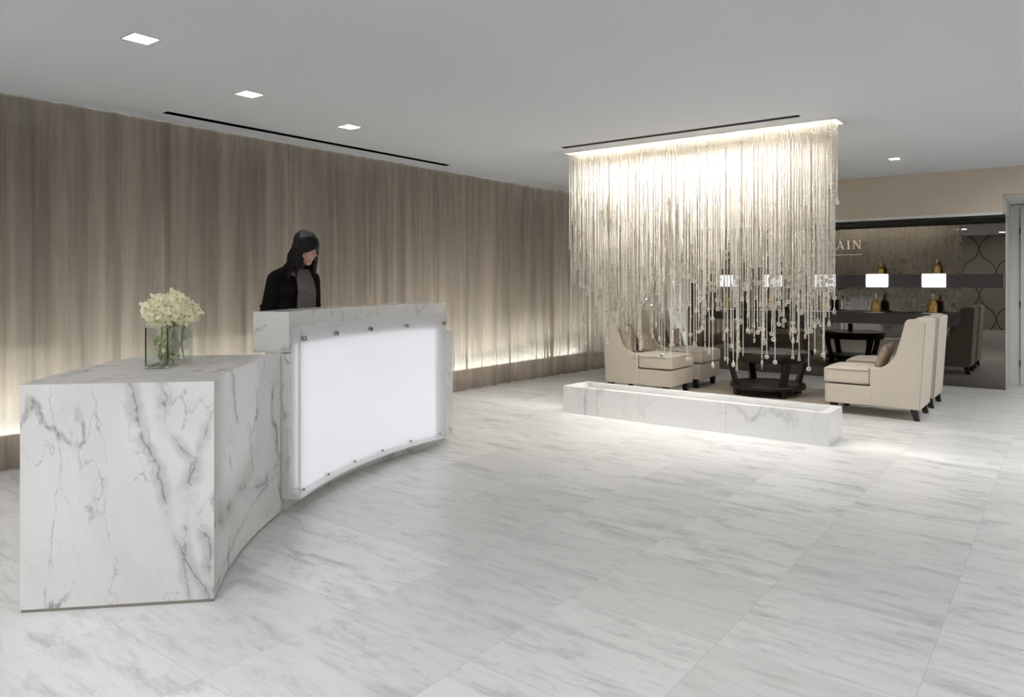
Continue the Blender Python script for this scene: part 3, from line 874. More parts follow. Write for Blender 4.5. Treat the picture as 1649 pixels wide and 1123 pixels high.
# ------------------------------------------------------------------ crystal chandelier
chand = empty('crystal_bead_curtain', (-2.955, 6.705, C))
tag(chand, 'rectangular chandelier of hanging crystal bead strands glowing at the ceiling', 'chandelier')
def ch(name, bm, mat, parent=chand, **k): return obj(name, bm, mat, parent, **k)
hx, hy = (SHX1-SHX0)/2, (SHY1-SHY0)/2
ch('ceiling_tray', open_box(-hx, hx, -hy, hy, 0.0, 0.13), M['tray'])
bm = bmn(); w = 0.02
for a, b, c_, d_ in ((-hx-w, hx+w, -hy-w, -hy), (-hx-w, hx+w, hy, hy+w), (-hx-w, -hx, -hy, hy), (hx, hx+w, -hy, hy)): box(bm, a, b, c_, d_, -0.004, 0.001)
ch('tray_rim', bm, M['ceiling'])
for k, y in enumerate((-0.035, 0.035)):
    bm = bmn(); box(bm, -hx+0.05, hx-0.05, y-0.014, y+0.014, 0.105, 0.118); ch('lamp_strip', bm, M['show_lamp'])

bmi = bmn(); bmesh.ops.create_icosphere(bmi, subdivisions=1, radius=1.0)
bmi.verts.ensure_lookup_table()
ICV = np.array([v.co[:] for v in bmi.verts]); ICF = np.array([[v.index for v in f.verts] for f in bmi.faces]); bmi.free()
# 12-vertex bead, 20 facets
def ico12():
    b = bmn(); bmesh.ops.create_icosphere(b, subdivisions=1, radius=1.0)
    return b
def solid_pieces(name, V, F, mat, parent):
    me = bpy.data.meshes.new(name)
    nv, nf = len(V), len(F)
    me.vertices.add(nv); me.vertices.foreach_set('co', V.astype(np.float32).ravel())
    me.loops.add(nf*3); me.loops.foreach_set('vertex_index', F.astype(np.int32).ravel())
    me.polygons.add(nf); me.polygons.foreach_set('loop_start', np.arange(nf, dtype=np.int32)*3)
    me.polygons.foreach_set('loop_total', np.full(nf, 3, dtype=np.int32))
    me.update(); me.validate()
    me.materials.append(mat)
    o = bpy.data.objects.new(name, me); COL.objects.link(o); o.parent = parent
    return o
def beads_at(C_, R_, ang, sq):
    """C_ (n,3) centres, R_ (n,) radii -> arrays of one faceted bead each"""
    n = len(C_); ca, sa = np.cos(ang), np.sin(ang)
    B = np.empty((n, len(ICV), 3))
    B[:, :, 0] = ICV[None, :, 0]*ca[:, None]-ICV[None, :, 1]*sa[:, None]
    B[:, :, 1] = ICV[None, :, 0]*sa[:, None]+ICV[None, :, 1]*ca[:, None]
    B[:, :, 2] = ICV[None, :, 2]*sq
    B *= R_[:, None, None]; B += C_[:, None, :]
    F = ICF[None, :, :]+(np.arange(n)*len(ICV))[:, None, None]
    return B.reshape(-1, 3), F.reshape(-1, 3)

def pend_mesh(kind):
    bm = bmn()
    if kind == 'ball':
        bmesh.ops.create_icosphere(bm, subdivisions=2, radius=0.021); bmesh.ops.translate(bm, verts=bm.verts, vec=(0, 0, -0.021))
    elif kind == 'drop': lathe(bm, [(0, 0), (0.004, -0.004), (0.008, -0.022), (0.016, -0.044), (0.017, -0.056), (0.010, -0.070), (0, -0.076)], 8)
    elif kind == 'spear': lathe(bm, [(0, 0), (0.005, -0.004), (0.011, -0.030), (0.010, -0.044), (0.003, -0.092), (0, -0.096)], 6)
    elif kind == 'prism': lathe(bm, [(0, 0), (0.004, -0.004), (0.005, -0.020), (0.014, -0.086), (0.013, -0.092), (0, -0.094)], 6)
    else: lathe(bm, [(0, 0), (0.006, -0.006), (0.011, -0.03), (0.006, -0.05), (0, -0.055)], 6)
    bmesh.ops.recalc_face_normals(bm, faces=bm.faces)
    me = bpy.data.meshes.new(kind); bmesh.ops.triangulate(bm, faces=bm.faces); bm.to_mesh(me); bm.free()
    me.materials.append(M['crystal']); return me
PEND = {k: pend_mesh(k) for k in ('ball', 'drop', 'spear', 'prism', 'olive')}
PV = {k: (np.array([v.co[:] for v in m.vertices]), np.array([list(p.vertices) for p in m.polygons])) for k, m in PEND.items()}

cr = np.random.RandomState(21)
strands = []
NC, NR = 108, 7
for c_ in range(NC):
    for r_ in range(NR):
        x = -1.345+2.69*(c_+0.5)/NC+cr.uniform(-0.008, 0.008)
        y = -0.115+0.23*(r_+0.5)/NR+cr.uniform(-0.008, 0.008)
        u = cr.rand()
        low = 0.62 if 0.12 < (x+1.35)/2.7 else 0.85
        zend = float(np.interp(u, (0, 0.04, 0.09, 0.20, 0.40, 0.75, 1.0), (0.62, 0.78, 0.95, 1.17, 1.38, 1.72, 2.25)))+(0.12 if low > 0.7 else 0.0)
        strands.append((x, y, zend, r_))
strands.sort(key=lambda s: (s[3] > 1, s[2]))     # the near rows, longest first
def strand_arrays(x, y, zend, pitch, rb):
    n = int((2.86-zend)/pitch); z = 2.86-C-np.arange(n)*pitch
    Cc = np.stack([np.full(n, x)+cr.uniform(-0.0006, 0.0006, n), np.full(n, y), z], 1)
    return Cc, np.full(n, rb)
kinds = ['ball', 'drop', 'spear', 'prism', 'olive', 'drop', 'ball']
stV, stR, stP = [], [], []
for si, (x, y, zend, r_) in enumerate(strands):
    pitch, rb = (0.0122, 0.0060) if cr.rand() < 0.82 else (0.0158, 0.0076)
    kind = kinds[cr.randint(len(kinds))]
    Cc, Rr = strand_arrays(x, y, zend, pitch, rb)
    zb = Cc[-1, 2]-pitch*0.7
    mids = []
    for q in range(1 if cr.rand() < 0.42 else 0):
        zq = cr.uniform(zb+0.05, -0.5)
        mids.append(zq)
    if si < 100:
        V, F = beads_at(Cc, Rr, cr.rand(len(Cc))*6.28, 1.0)
        o = solid_pieces('bead_strand', V, F, M['bead'], chand)
        p = bpy.data.objects.new('pendant', PEND[kind]); COL.objects.link(p); p.parent = o
        p.location = (x, y, zb); p.rotation_euler = (0, 0, cr.rand()*6)
        for zq in mids:
            p = bpy.data.objects.new('crystal_ball', PEND['ball']); COL.objects.link(p); p.parent = o
            s = cr.uniform(0.6, 0.85); p.location = (x, y, zq); p.scale = (s, s, s)
    else:
        stV.append(Cc); stR.append(Rr); stP.append((kind, x, y, zb, 1.0))
        for zq in mids: stP.append(('ball', x, y, zq, cr.uniform(0.45, 0.75)))
Cc, Rr = np.concatenate(stV), np.concatenate(stR)
V, F = beads_at(Cc, Rr, cr.rand(len(Cc))*6.28, 1.0)
me_off = len(V); PVs, PFs = [], []; off = 0
for kind, x, y, z, s in stP:
    v, f = PV[kind]; PVs.append(v*s+np.array([x, y, z])); PFs.append(f+off); off += len(v)
nb = len(F)
V = np.concatenate([V]+PVs); F = np.concatenate([F, np.concatenate(PFs)+me_off])
o = solid_pieces('bead_strands_behind', V, F, M['bead'], chand)
o['kind'] = 'stuff'
o.data.materials.append(M['crystal'])
mi = np.zeros(len(o.data.polygons), dtype=np.int32)
mi[nb:] = 1
o.data.polygons.foreach_set('material_index', mi)

# ------------------------------------------------------------------ seating
bm = bmn(); box(bm, -3.875, -2.045, 7.5, 9.97, 0.0, 0.008)
tag(obj('area_rug', bm, M['rug']), 'thin beige rug with dark crackle lines under the round table', 'rug')

def extrude_y(bm, pts, y0, y1):
    return prism(bm, pts, y0, y1, lambda p, y: (p[0], y, p[1]))
def make_chair():
    t = empty('slipper_chair')
    W = 0.335
    # u = distance forward from the back, in local X
    prof = [(0.0, 0.115), (0.46, 0.125), (0.46, 0.325), (0.46, 0.498), (0.43, 0.502), (0.37, 0.515), (0.31, 0.545), (0.26, 0.59), (0.225, 0.65), (0.20, 0.72), (0.18, 0.80), (0.155, 0.90), (0.135, 0.99), (0.12, 1.015), (0.10, 1.026), (0.02, 1.030), (-0.045, 1.020), (-0.055, 1.005), (-0.05, 0.92)]
    for s in (-1, 1):
        bm = bmn(); y0, y1 = (W-0.075, W) if s > 0 else (-W, -W+0.075)
        extrude_y(bm, prof, y0, y1); obj('wing', bm, M['chair'], t, bevel=0.010, seg=3)
        bm = bmn(); yy = s*(W+0.0015)
        tube(bm, [(p[0]-0.0, yy, p[1]) for p in ((0.004, 0.12), (-0.016, 0.45), (-0.036, 0.80), (-0.05, 1.0))], 0.0035, 6)
        obj('piping', bm, M['piping'], t)
    bm = bmn(); extrude_y(bm, [(-0.004, 0.115), (0.20, 0.12), (0.155, 0.45), (0.13, 0.72), (0.075, 1.02), (0.06, 1.028), (-0.045, 1.022), (-0.057, 1.005)], -W+0.06, W-0.06)
    obj('backrest', bm, M['chair'], t, bevel=0.012, seg=3)
    bm = bmn(); box(bm, 0.01, 0.90, -W+0.004, W-0.004, 0.118, 0.318); obj('seat_base', bm, M['chair'], t, bevel=0.010, seg=3)
    # T shaped cushion
    bm = bmn(); cg = {}
    gx = [0.14, 0.22, 0.30, 0.38, 0.465, 0.55, 0.63, 0.71, 0.79, 0.86, 0.915]; gy = [-W, -W+0.08, -0.17, -0.085, 0.0, 0.085, 0.17, W-0.08, W]
    def gv(i, j, top):
        k = (i, j, top)
        if k not in cg:
            x, y = gx[i], gy[j]
            cr_ = 0.030*max(0, 1-((x-0.56)/0.38)**2)*max(0, 1-(y/W)**2)
            cg[k] = bm.verts.new((x, y, 0.490+cr_ if top else 0.332))
        return cg[k]
    solid = lambda i, j: 0 <= i < len(gx)-1 and 0 <= j < len(gy)-1 and not (gx[i] < 0.46 and j in (0, len(gy)-2))
    for i in range(len(gx)-1):
        for j in range(len(gy)-1):
            if not solid(i, j): continue
            q = [(i, j), (i+1, j), (i+1, j+1), (i, j+1)]
            bm.faces.new([gv(*p, True) for p in q]); bm.faces.new([gv(*p, False) for p in reversed(q)])
            for (di, dj), (p, r_) in (((0, -1), (q[0], q[1])), ((1, 0), (q[1], q[2])), ((0, 1), (q[2], q[3])), ((-1, 0), (q[3], q[0]))):
                if not solid(i+di, j+dj): bm.faces.new((gv(*p, False), gv(*r_, False), gv(*r_, True), gv(*p, True)))
    obj('seat_cushion', bm, M['chair'], t, bevel=0.028, seg=4, smooth_=False)
    bm = bmn()
    pp = [(0.905, -W+0.01), (0.905, W-0.01)]
    tube(bm, [(0.47, -W-0.002, 0.478), (0.88, -W-0.002, 0.478), (0.912, -W+0.03, 0.478), (0.912, W-0.03, 0.478), (0.88, W+0.002, 0.478), (0.47, W+0.002, 0.478)], 0.004, 6)
    obj('piping', bm, M['piping'], t)
    for x, y, dx in ((0.06, -W+0.05, -0.03), (0.06, W-0.05, -0.03), (0.82, -W+0.05, 0.0), (0.82, W-0.05, 0.0)):
        bm = bmn(); a, b = 0.036, 0.025
        v0 = [(x-a, y-a), (x+a, y-a), (x+a, y+a), (x-a, y+a)]
        lo = [bm.verts.new((px-x+x*1.0+dx if False else x+dx+(px-x)*b/a, y+(py-y)*b/a, 0.0)) for px, py in v0]
        hi = [bm.verts.new((px, py, 0.125)) for px, py in v0]
        for k in range(4): bm.faces.new((lo[k], lo[(k+1) % 4], hi[(k+1) % 4], hi[k]))
        bm.faces.new(lo[::-1]); bm.faces.new(hi)
        obj('leg', bm, M['ebony'], t, bevel=0.002)
    return t
ch0 = make_chair()
spots = [(-1.185, 8.56, PI, 'cream striped armchair right of the round table, nearer the viewer, seen side on'),
         (-1.185, 9.52, PI, 'cream striped armchair right of the round table, half hidden behind its nearer twin'),
         (-4.74, 8.475, 0, 'cream striped armchair left of the round table, the one nearer the marble trough'),
         (-4.74, 9.375, 0, 'cream striped armchair left of the round table, the far one next to the mirror')]
for i, (x, y, a, lb) in enumerate(spots):
    c = ch0 if i == 0 else copy_tree(ch0)
    c.location = (x, y, 0.008 if False else 0.0); c.rotation_euler = (0, 0, a)
    tag(c, lb, 'armchair', 'cream striped armchairs')

def pillow_mesh():
    bm = bmn(); n = 14; top = []; bot = []
    for j in range(n+1):
        rt, rb_ = [], []
        for i in range(n+1):
            u, v = 2*i/n-1, 2*j/n-1
            pin = 1-0.10*(1-abs(u)**2)*abs(v)**3-0.0
            x = 0.19*u*(1-0.09*(1-v*v)*abs(u)**2); z = 0.19*v*(1-0.09*(1-u*u)*abs(v)**2)
            h = 0.062*((1-u**4)*(1-v**4))**0.55
            wr = 0.004*math.sin(9*u+4*v)*math.cos(7*v)
            rt.append(bm.verts.new((x, h+wr*(h > 0.005), z))); 
            rb_.append(rt[-1] if i in (0, n) or j in (0, n) else bm.verts.new((x, -h, z)))
        top.append(rt); bot.append(rb_)
    for j in range(n):
        for i in range(n):
            bm.faces.new((top[j][i], top[j][i+1], top[j+1][i+1], top[j+1][i]))
            bm.faces.new((bot[j][i], bot[j+1][i], bot[j+1][i+1], bot[j][i+1]))
    return bm
pm = obj('throw_pillow', pillow_mesh(), M['satin'], smooth_=True)
def place_pillow(i, x, y, z, rz, rx, ry, s, lb):
    p = pm if i == 0 else pm.copy()
    if i: COL.objects.link(p)
    p.rotation_mode = 'XYZ'; p.location = (x, y, z); p.rotation_euler = (rx, ry, rz); p.scale = (s, s, s)
    tag(p, lb, 'pillow', 'bronze satin pillows')
PL = [(-4.50, 8.32, 0.675, -PI/2+0.15, 0.28, 0.10, 1.0, 'bronze satin pillow against the back of the left armchair nearer the trough'),
      (-4.34, 8.46, 0.640, -PI/2-0.25, 0.42, -0.15, 0.80, 'smaller bronze satin pillow leaning in front on the left armchair nearer the trough'),
      (-4.50, 9.22, 0.675, -PI/2+0.15, 0.28, 0.10, 1.0, 'bronze satin pillow against the back of the far left armchair'),
      (-4.34, 9.36, 0.640, -PI/2-0.25, 0.42, -0.15, 0.80, 'smaller bronze satin pillow leaning in front on the far left armchair'),
      (-1.41, 8.60, 0.655, PI/2+0.1, 0.30, 0.05, 0.86, 'bronze satin pillow against the back of the near right armchair'),
      (-1.55, 8.50, 0.625, PI/2-0.1, 0.38, -0.1, 0.76, 'smaller bronze satin pillow in front on the seat of the near right armchair')]
for i, a in enumerate(PL): place_pillow(i, *a)

# round table
t = empty('round_coffee_table', (-2.99, 9.12, 0.008)); tag(t, 'round dark wood coffee table with grey top and lower shelf', 'coffee table')
bm = bmn(); lathe(bm, [(0.44, 0.425), (0.490, 0.425), (0.505, 0.50), (0.507, 0.535), (0.50, 0.54), (0.462, 0.54), (0.460, 0.52), (0.45, 0.5), (0.44, 0.425)], 64); obj('apron_ring', bm, M['ebony'], t, smooth_=True)
bm = bmn(); lathe(bm, [(0, 0.50), (0.459, 0.50), (0.459, 0.534), (0.455, 0.536), (0, 0.536)], 64); obj('tabletop', bm, M['table_top'], t)
bm = bmn(); lathe(bm, [(0.36, 0.085), (0.445, 0.085), (0.452, 0.10), (0.448, 0.135), (0.44, 0.14), (0.372, 0.14), (0.36, 0.13), (0.36, 0.085)], 64); obj('base_ring', bm, M['ebony'], t, smooth_=True)
bm = bmn(); lathe(bm, [(0, 0.10), (0.371, 0.10), (0.371, 0.137), (0, 0.137)], 64); obj('lower_shelf', bm, M['table_shelf'], t)
for k, a in enumerate((-46, 44, 134, 224)):
    ca, sa = math.cos(rad(a)), math.sin(rad(a)); bm = bmn(); rows = []
    for z, r, hw, th in ((0.14, 0.405, 0.042, 0.028), (0.22, 0.430, 0.040, 0.024), (0.33, 0.462, 0.043, 0.024), (0.43, 0.478, 0.055, 0.026)):
        rows.append([bm.verts.new((ca*(r+q)-sa*s, sa*(r+q)+ca*s, z)) for q, s in ((-th, -hw), (th, -hw), (th, hw), (-th, hw))])
    for p, q in zip(rows, rows[1:]):
        for i in range(4): bm.faces.new((p[i], p[(i+1) % 4], q[(i+1) % 4], q[i]))
    bm.faces.new(rows[0][::-1]); bm.faces.new(rows[-1])
    obj('leg', bm, M['ebony'], t, bevel=0.003)
    bm = bmn(); prism(bm, [(ca*(0.40+q)-sa*s, sa*(0.40+q)+ca*s) for q, s in ((-0.03, -0.035), (0.03, -0.035), (0.03, 0.035), (-0.03, 0.035))], 0.0, 0.086)
    obj('foot', bm, M['ebony'], t)
bm = bmn(); lathe(bm, [(0, 0), (0.036, 0), (0.038, 0.004), (0.038, 0.135), (0.034, 0.14), (0.030, 0.135), (0.030, 0.02), (0, 0.02)], 28)
v = obj('cylinder_vase', bm, M['ebony'], smooth_=False); v.location = (-3.02, 9.16, 0.5445); tag(v, 'small black cylindrical vase on the round coffee table', 'vase')

# ------------------------------------------------------------------ shelves on the mirror
bm = bmn(); box(bm, -1.72, 1.72, -0.225, 0.2145, -0.075, 0.075)
s = obj('display_shelf', bm, M['shelf']); s.location = (-2.90, MY-0.013-0.215, 0.905); tag(s, 'lower dark floating shelf that carries the bottles on white plates', 'shelf')
UX0, UX1 = -4.30, MX1-0.01
bm = bmn(); box(bm, (UX0-UX1)/2, (UX1-UX0)/2, -0.12, 0.12, -0.09, 0.09)
s = obj('display_shelf', bm, M['shelf'], bevel=0.003); s.location = ((UX0+UX1)/2, MY-0.013-0.12, 1.42); tag(s, 'upper dark floating shelf with the lit white boxes', 'shelf')
BXS = [(-4.25, 'leftmost'), (-3.57, 'second from the left'), (-2.81, 'middle'), (-2.125, 'second from the right'), (-1.435, 'rightmost')]
def make_bottle():
    t = empty('scent_bottle')
    bm = bmn(); lathe(bm, [(0, 0), (0.050, 0), (0.056, 0.006), (0.058, 0.05), (0.058, 0.105), (0.054, 0.130), (0.038, 0.155), (0.020, 0.168), (0.018, 0.175), (0.018, 0.20), (0.020, 0.203), (0, 0.205)], 28)
    obj('bottle_body', bm, M['bottle'], t, smooth_=True)
    bm = bmn(); lathe(bm, [(0, 0.204), (0.014, 0.205), (0.021, 0.222), (0.020, 0.238), (0.010, 0.252), (0, 0.255)], 16); obj('stopper', bm, M['stopper'], t, smooth_=True)
    bm = bmn(); pts = [(-0.028, 0.018), (0.028, 0.018), (0.028, 0.07), (0.020, 0.09), (0, 0.098), (-0.020, 0.09), (-0.028, 0.07)]
    vf = [bm.verts.new((px, -math.sqrt(0.0592**2-px*px), pz)) for px, pz in pts]; vb = [bm.verts.new((px, -math.sqrt(0.056**2-px*px), pz)) for px, pz in pts]
    bm.faces.new(vf); bm.faces.new(vb[::-1])
    for k in range(len(pts)): bm.faces.new((vf[k], vb[k], vb[(k+1) % len(pts)], vf[(k+1) % len(pts)]))
    obj('bottle_label', bm, M['label'], t)
    return t
b0 = make_bottle(); first = True
for i, (x, w) in enumerate(BXS):
    bm = bmn(); box(bm, -0.14, 0.14, -0.03, 0.02, -0.092, 0.092)
    o = obj('light_box', bm, M['shade'], bevel=0.012, seg=3); o.location = (x, MY-0.013-0.24-0.021, 1.425)
    tag(o, 'lit white box on the upper shelf, %s of five' % w, 'light box', 'lit white boxes on the upper shelf')
    for up in (0, 1):
        b = b0 if first else copy_tree(b0); first = False
        if up:
            b.location = (x+0.02, MY-0.013-0.13, 1.5105); sc_ = (0.80, 0.80, (0.80, 0.76, 0.78, 0.66, 0.82)[i]); b.scale = sc_
            tag(b, 'gold bottle on the upper shelf, %s of five' % w, 'bottle', 'gold bottles on the upper shelf')
        else:
            b.location = (x-0.005, MY-0.013-0.33, 0.9925); b.scale = (1, 1, 1)
            tag(b, 'gold bottle on the lower shelf, %s of five' % w, 'bottle', 'gold bottles on the lower shelf')
            b.rotation_euler = (0, 0, 0.2)
    bm = bmn(); box(bm, -0.115, 0.115, -0.075, 0.075, 0, 0.012)
    o = obj('display_plate', bm, M['white_plate'], bevel=0.003); o.location = (x-0.015, MY-0.013-0.335, 0.9802)
    tag(o, 'thin white plate on the lower shelf, %s of five' % w, 'plate', 'white plates on the lower shelf')

# lettering on the mirror
def letters():
    t = empty('wall_lettering', (-3.46, MY-0.013, 1.885)); tag(t, 'pale serif capital letters with a thin line below on the black mirror', 'sign')
    H = 0.125
    def poly(bm, pts): prism(bm, [(x*H, z*H) for x, z in pts], -0.006, 0.0, lambda p, y: (p[0], y, p[1]))
    def bar(bm, x0, z0, x1, z1, w): poly(bm, [(x0-w/2, z0), (x0+w/2, z0), (x1+w/2, z1), (x1-w/2, z1)])
    def ser(bm, x, z, w=0.3): bar(bm, x, z, x, z+0.04, w)
    def arc(bm, cx, cz, rx, rz, a0, a1, thick, thin, n=20):
        for i in range(n):
            p = []
            for a in (a0+(a1-a0)*i/n, a0+(a1-a0)*(i+1)/n):
                w = thin+(thick-thin)*abs(math.cos(rad(a))); c_, s_ = math.cos(rad(a)), math.sin(rad(a))
                p.append(((cx+(rx+w/2)*c_, cz+rz*s_+thin/2*s_), (cx+(rx-w/2)*c_, cz+rz*s_-thin/2*s_)))
            poly(bm, [p[0][0], p[1][0], p[1][1], p[0][1]])
    TK, TN = 0.15, 0.045
    def G(bm): arc(bm, 0.45, 0.5, 0.38, 0.47, 40, 325, TK, TN); bar(bm, 0.78, 0.08, 0.78, 0.45, TK*0.9); ser(bm, 0.78, 0.45, 0.3); return 0.95
    def U(bm): bar(bm, 0.2, 0.35, 0.2, 1, TK); bar(bm, 0.75, 0.35, 0.75, 1, TN); arc(bm, 0.475, 0.35, 0.275, 0.33, 180, 360, TK*0.7, TN); ser(bm, 0.2, 0.96); ser(bm, 0.75, 0.96, 0.26); return 0.95
    def E(bm): bar(bm, 0.2, 0, 0.2, 1, TK); bar(bm, 0.42, 0.96, 0.42, 1, 0.56); bar(bm, 0.40, 0.49, 0.40, 0.53, 0.4); bar(bm, 0.42, 0, 0.42, 0.04, 0.6); bar(bm, 0.68, 0.78, 0.70, 1, TN); bar(bm, 0.72, 0.22, 0.70, 0, TN); return 0.82
    def R(bm): bar(bm, 0.2, 0, 0.2, 1, TK); bar(bm, 0.32, 0.96, 0.32, 1, 0.4); bar(bm, 0.32, 0.47, 0.32, 0.51, 0.35); arc(bm, 0.45, 0.735, 0.22, 0.245, -90, 90, TK, TN); bar(bm, 0.45, 0.48, 0.80, 0, TK); ser(bm, 0.2, 0); ser(bm, 0.82, 0, 0.2); return 0.92
    def L(bm): bar(bm, 0.2, 0, 0.2, 1, TK); ser(bm, 0.2, 0.96); bar(bm, 0.42, 0, 0.42, 0.04, 0.6); bar(bm, 0.72, 0.25, 0.70, 0, TN); return 0.80
    def A(bm): bar(bm, 0.12, 0, 0.46, 1, TN); bar(bm, 0.80, 0, 0.46, 1, TK); bar(bm, 0.44, 0.3, 0.44, 0.34, 0.42); ser(bm, 0.12, 0, 0.24); ser(bm, 0.80, 0, 0.3); return 0.98
    def I(bm): bar(bm, 0.2, 0, 0.2, 1, TK); ser(bm, 0.2, 0); ser(bm, 0.2, 0.96); return 0.48
    def Nn(bm): bar(bm, 0.15, 0, 0.15, 1, TN); bar(bm, 0.80, 0, 0.80, 1, TN); bar(bm, 0.78, 0, 0.16, 1, TK); ser(bm, 0.15, 0, 0.24); ser(bm, 0.80, 0.96, 0.24); ser(bm, 0.12, 0.96, 0.2); return 0.98
    x = 0.0
    spec = (G, U, E, R, L, A, I, Nn)
    widths = []
    for fn in spec:
        bm = bmn(); w = fn(bm)*H+0.022
        bmesh.ops.translate(bm, verts=bm.verts, vec=(x, 0, 0)); x += w; widths.append(w)
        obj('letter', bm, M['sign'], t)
    k = 1.0
    bm = bmn(); box(bm, 0.0, x-0.022, -0.004, 0, -0.084, -0.079); obj('underline', bm, M['sign'], t)
    t.location.x = -2.376-(x-0.022)
letters()

# ------------------------------------------------------------------ vase and orchids on the counter
VD1 = Vector((0.747, 0.665, 0)).normalized(); VA = math.atan2(VD1.y, VD1.x)
vb = Vector((-3.67, 1.752, 0)); vc_ = vb+VD1*0.0525+Vector((-VD1.y, VD1.x, 0))*0.18
vz = 0.9662
vase = empty('glass_vase', (vc_.x, vc_.y, vz), VA); tag(vase, 'rectangular clear glass vase with green water on the marble counter', 'vase')
def rrect(a, b): return [(-a, -b), (a, -b), (a, b), (-a, b)]
bm = bmn(); w = 0.005; hx_, hy_, H_ = 0.056, 0.17, 0.205
R_ = []
for a, b, z in ((hx_, hy_, 0), (hx_, hy_, H_), (hx_-w, hy_-w, H_), (hx_-w, hy_-w, 0.016)): R_.append([bm.verts.new((x, y, z)) for x, y in rrect(a, b)])
for p, q in zip(R_, R_[1:]):
    for k in range(4): bm.faces.new((p[k], p[(k+1) % 4], q[(k+1) % 4], q[k]))
bm.faces.new(R_[0][::-1]); bm.faces.new(R_[-1])
obj('glass_shell', bm, M['glass'], vase, bevel=0.0015)
bouquet = empty('orchid_bouquet', (vc_.x, vc_.y, vz+0.018), VA); tag(bouquet, 'round bunch of cream white orchids standing in the glass vase', 'flowers')
def flower_mesh(s):
    bm = bmn()
    for k in range(5):
        a = 2*PI*k/5+0.3; L_ = s*(1.05 if k % 2 else 0.95); W_ = s*(0.44 if k in (1, 4) else 0.32)
        rows = []
        for i in range(6):
            q = i/5; r = L_*q; ww = W_*math.sin(PI*min(1, 0.05+0.90*q**1.25))**0.75; z = s*0.55*q*q*(1 if k % 2 else 0.35)+s*0.05-s*0.25*max(0, q-0.7)
            ca, sa = math.cos(a), math.sin(a)
            rows.append([bm.verts.new((ca*r-sa*o_*ww, sa*r+ca*o_*ww, z+abs(o_)*ww*0.3)) for o_ in (-1, 0, 1)])
        for p, q_ in zip(rows, rows[1:]):
            for j in range(2): bm.faces.new((p[j], p[j+1], q_[j+1], q_[j]))
    me = bpy.data.meshes.new('petals'); bm.to_mesh(me); bm.free(); me.materials.append(M['petal'])
    for p in me.polygons: p.use_smooth = True
    return me
FM = [flower_mesh(0.034), flower_mesh(0.028)]
bm = bmn(); bmesh.ops.create_icosphere(bm, subdivisions=2, radius=0.0055); CM = bpy.data.meshes.new('centre'); bm.to_mesh(CM); bm.free(); CM.materials.append(M['petal_core'])
fr = np.random.RandomState(5)
def flower(pos, nrm, s):
    f = bpy.data.objects.new('blossom', FM[fr.randint(2)]); COL.objects.link(f); f.parent = bouquet
    f.location = pos; f.rotation_mode = 'QUATERNION'
    q = Vector(nrm).to_track_quat('Z', 'Y'); f.rotation_quaternion = q @ Matrix.Rotation(fr.rand()*6, 3, 'Z').to_quaternion(); f.scale = (s, s, s)
    c = bpy.data.objects.new('flower_centre', CM); COL.objects.link(c); c.parent = f; c.location = (0, 0, 0.006)
cnt = 0
gold = PI*(3-math.sqrt(5))
for i in range(84):
    zz = 1-(i+0.5)/84*1.6; r = math.sqrt(max(0, 1-zz*zz)); a = gold*i
    d_ = Vector((r*math.cos(a), r*math.sin(a), zz))
    k = fr.uniform(0.70, 1.10)
    pos = Vector((d_.x*0.120*k, d_.y*0.165*k, 0.262+d_.z*0.090*k))
    n_ = Vector((d_.x+fr.uniform(-.9, .9), d_.y+fr.uniform(-.9, .9), d_.z+fr.uniform(-.6, .6)))
    if pos.z < 0.20 and abs(pos.x) < 0.075 and abs(pos.y) < 0.185: continue
    flower(pos, n_, fr.uniform(0.85, 1.15))
bm = bmn()
for i in range(90):
    T_ = Matrix.Translation((fr.uniform(-0.034, 0.034), fr.uniform(-0.148, 0.148), fr.uniform(0.015, 0.18))) @ Vector(fr.uniform(-1, 1, 3)).to_track_quat('Z', 'Y').to_matrix().to_4x4() @ Matrix.Scale(fr.uniform(0.35, 0.55), 4)
    b_ = bmn(); b_.from_mesh(FM[i % 2]); bmesh.ops.transform(b_, matrix=T_, verts=b_.verts); t_m = bpy.data.meshes.new('t'); b_.to_mesh(t_m); b_.free(); bm.from_mesh(t_m); bpy.data.meshes.remove(t_m)
o = obj('submerged_petals', bm, M['petal_wet'], bouquet, smooth_=True, fix=False); o['kind'] = 'stuff'
for i in range(11):
    x0, y0 = fr.uniform(-0.03, 0.03), fr.uniform(-0.13, 0.13); a = fr.rand()*6.28
    bm = bmn(); tube(bm, [(x0, y0, 0.004), (x0*0.8+0.006*math.cos(a), y0*0.9, 0.08), (x0*0.9, y0*0.95+0.006, 0.17), (x0*1.6, y0*1.05, 0.24), (x0*2.2, y0*1.1, 0.31)], 0.0028, 6)
    obj('stem', bm, M['stem'], bouquet, smooth_=True)

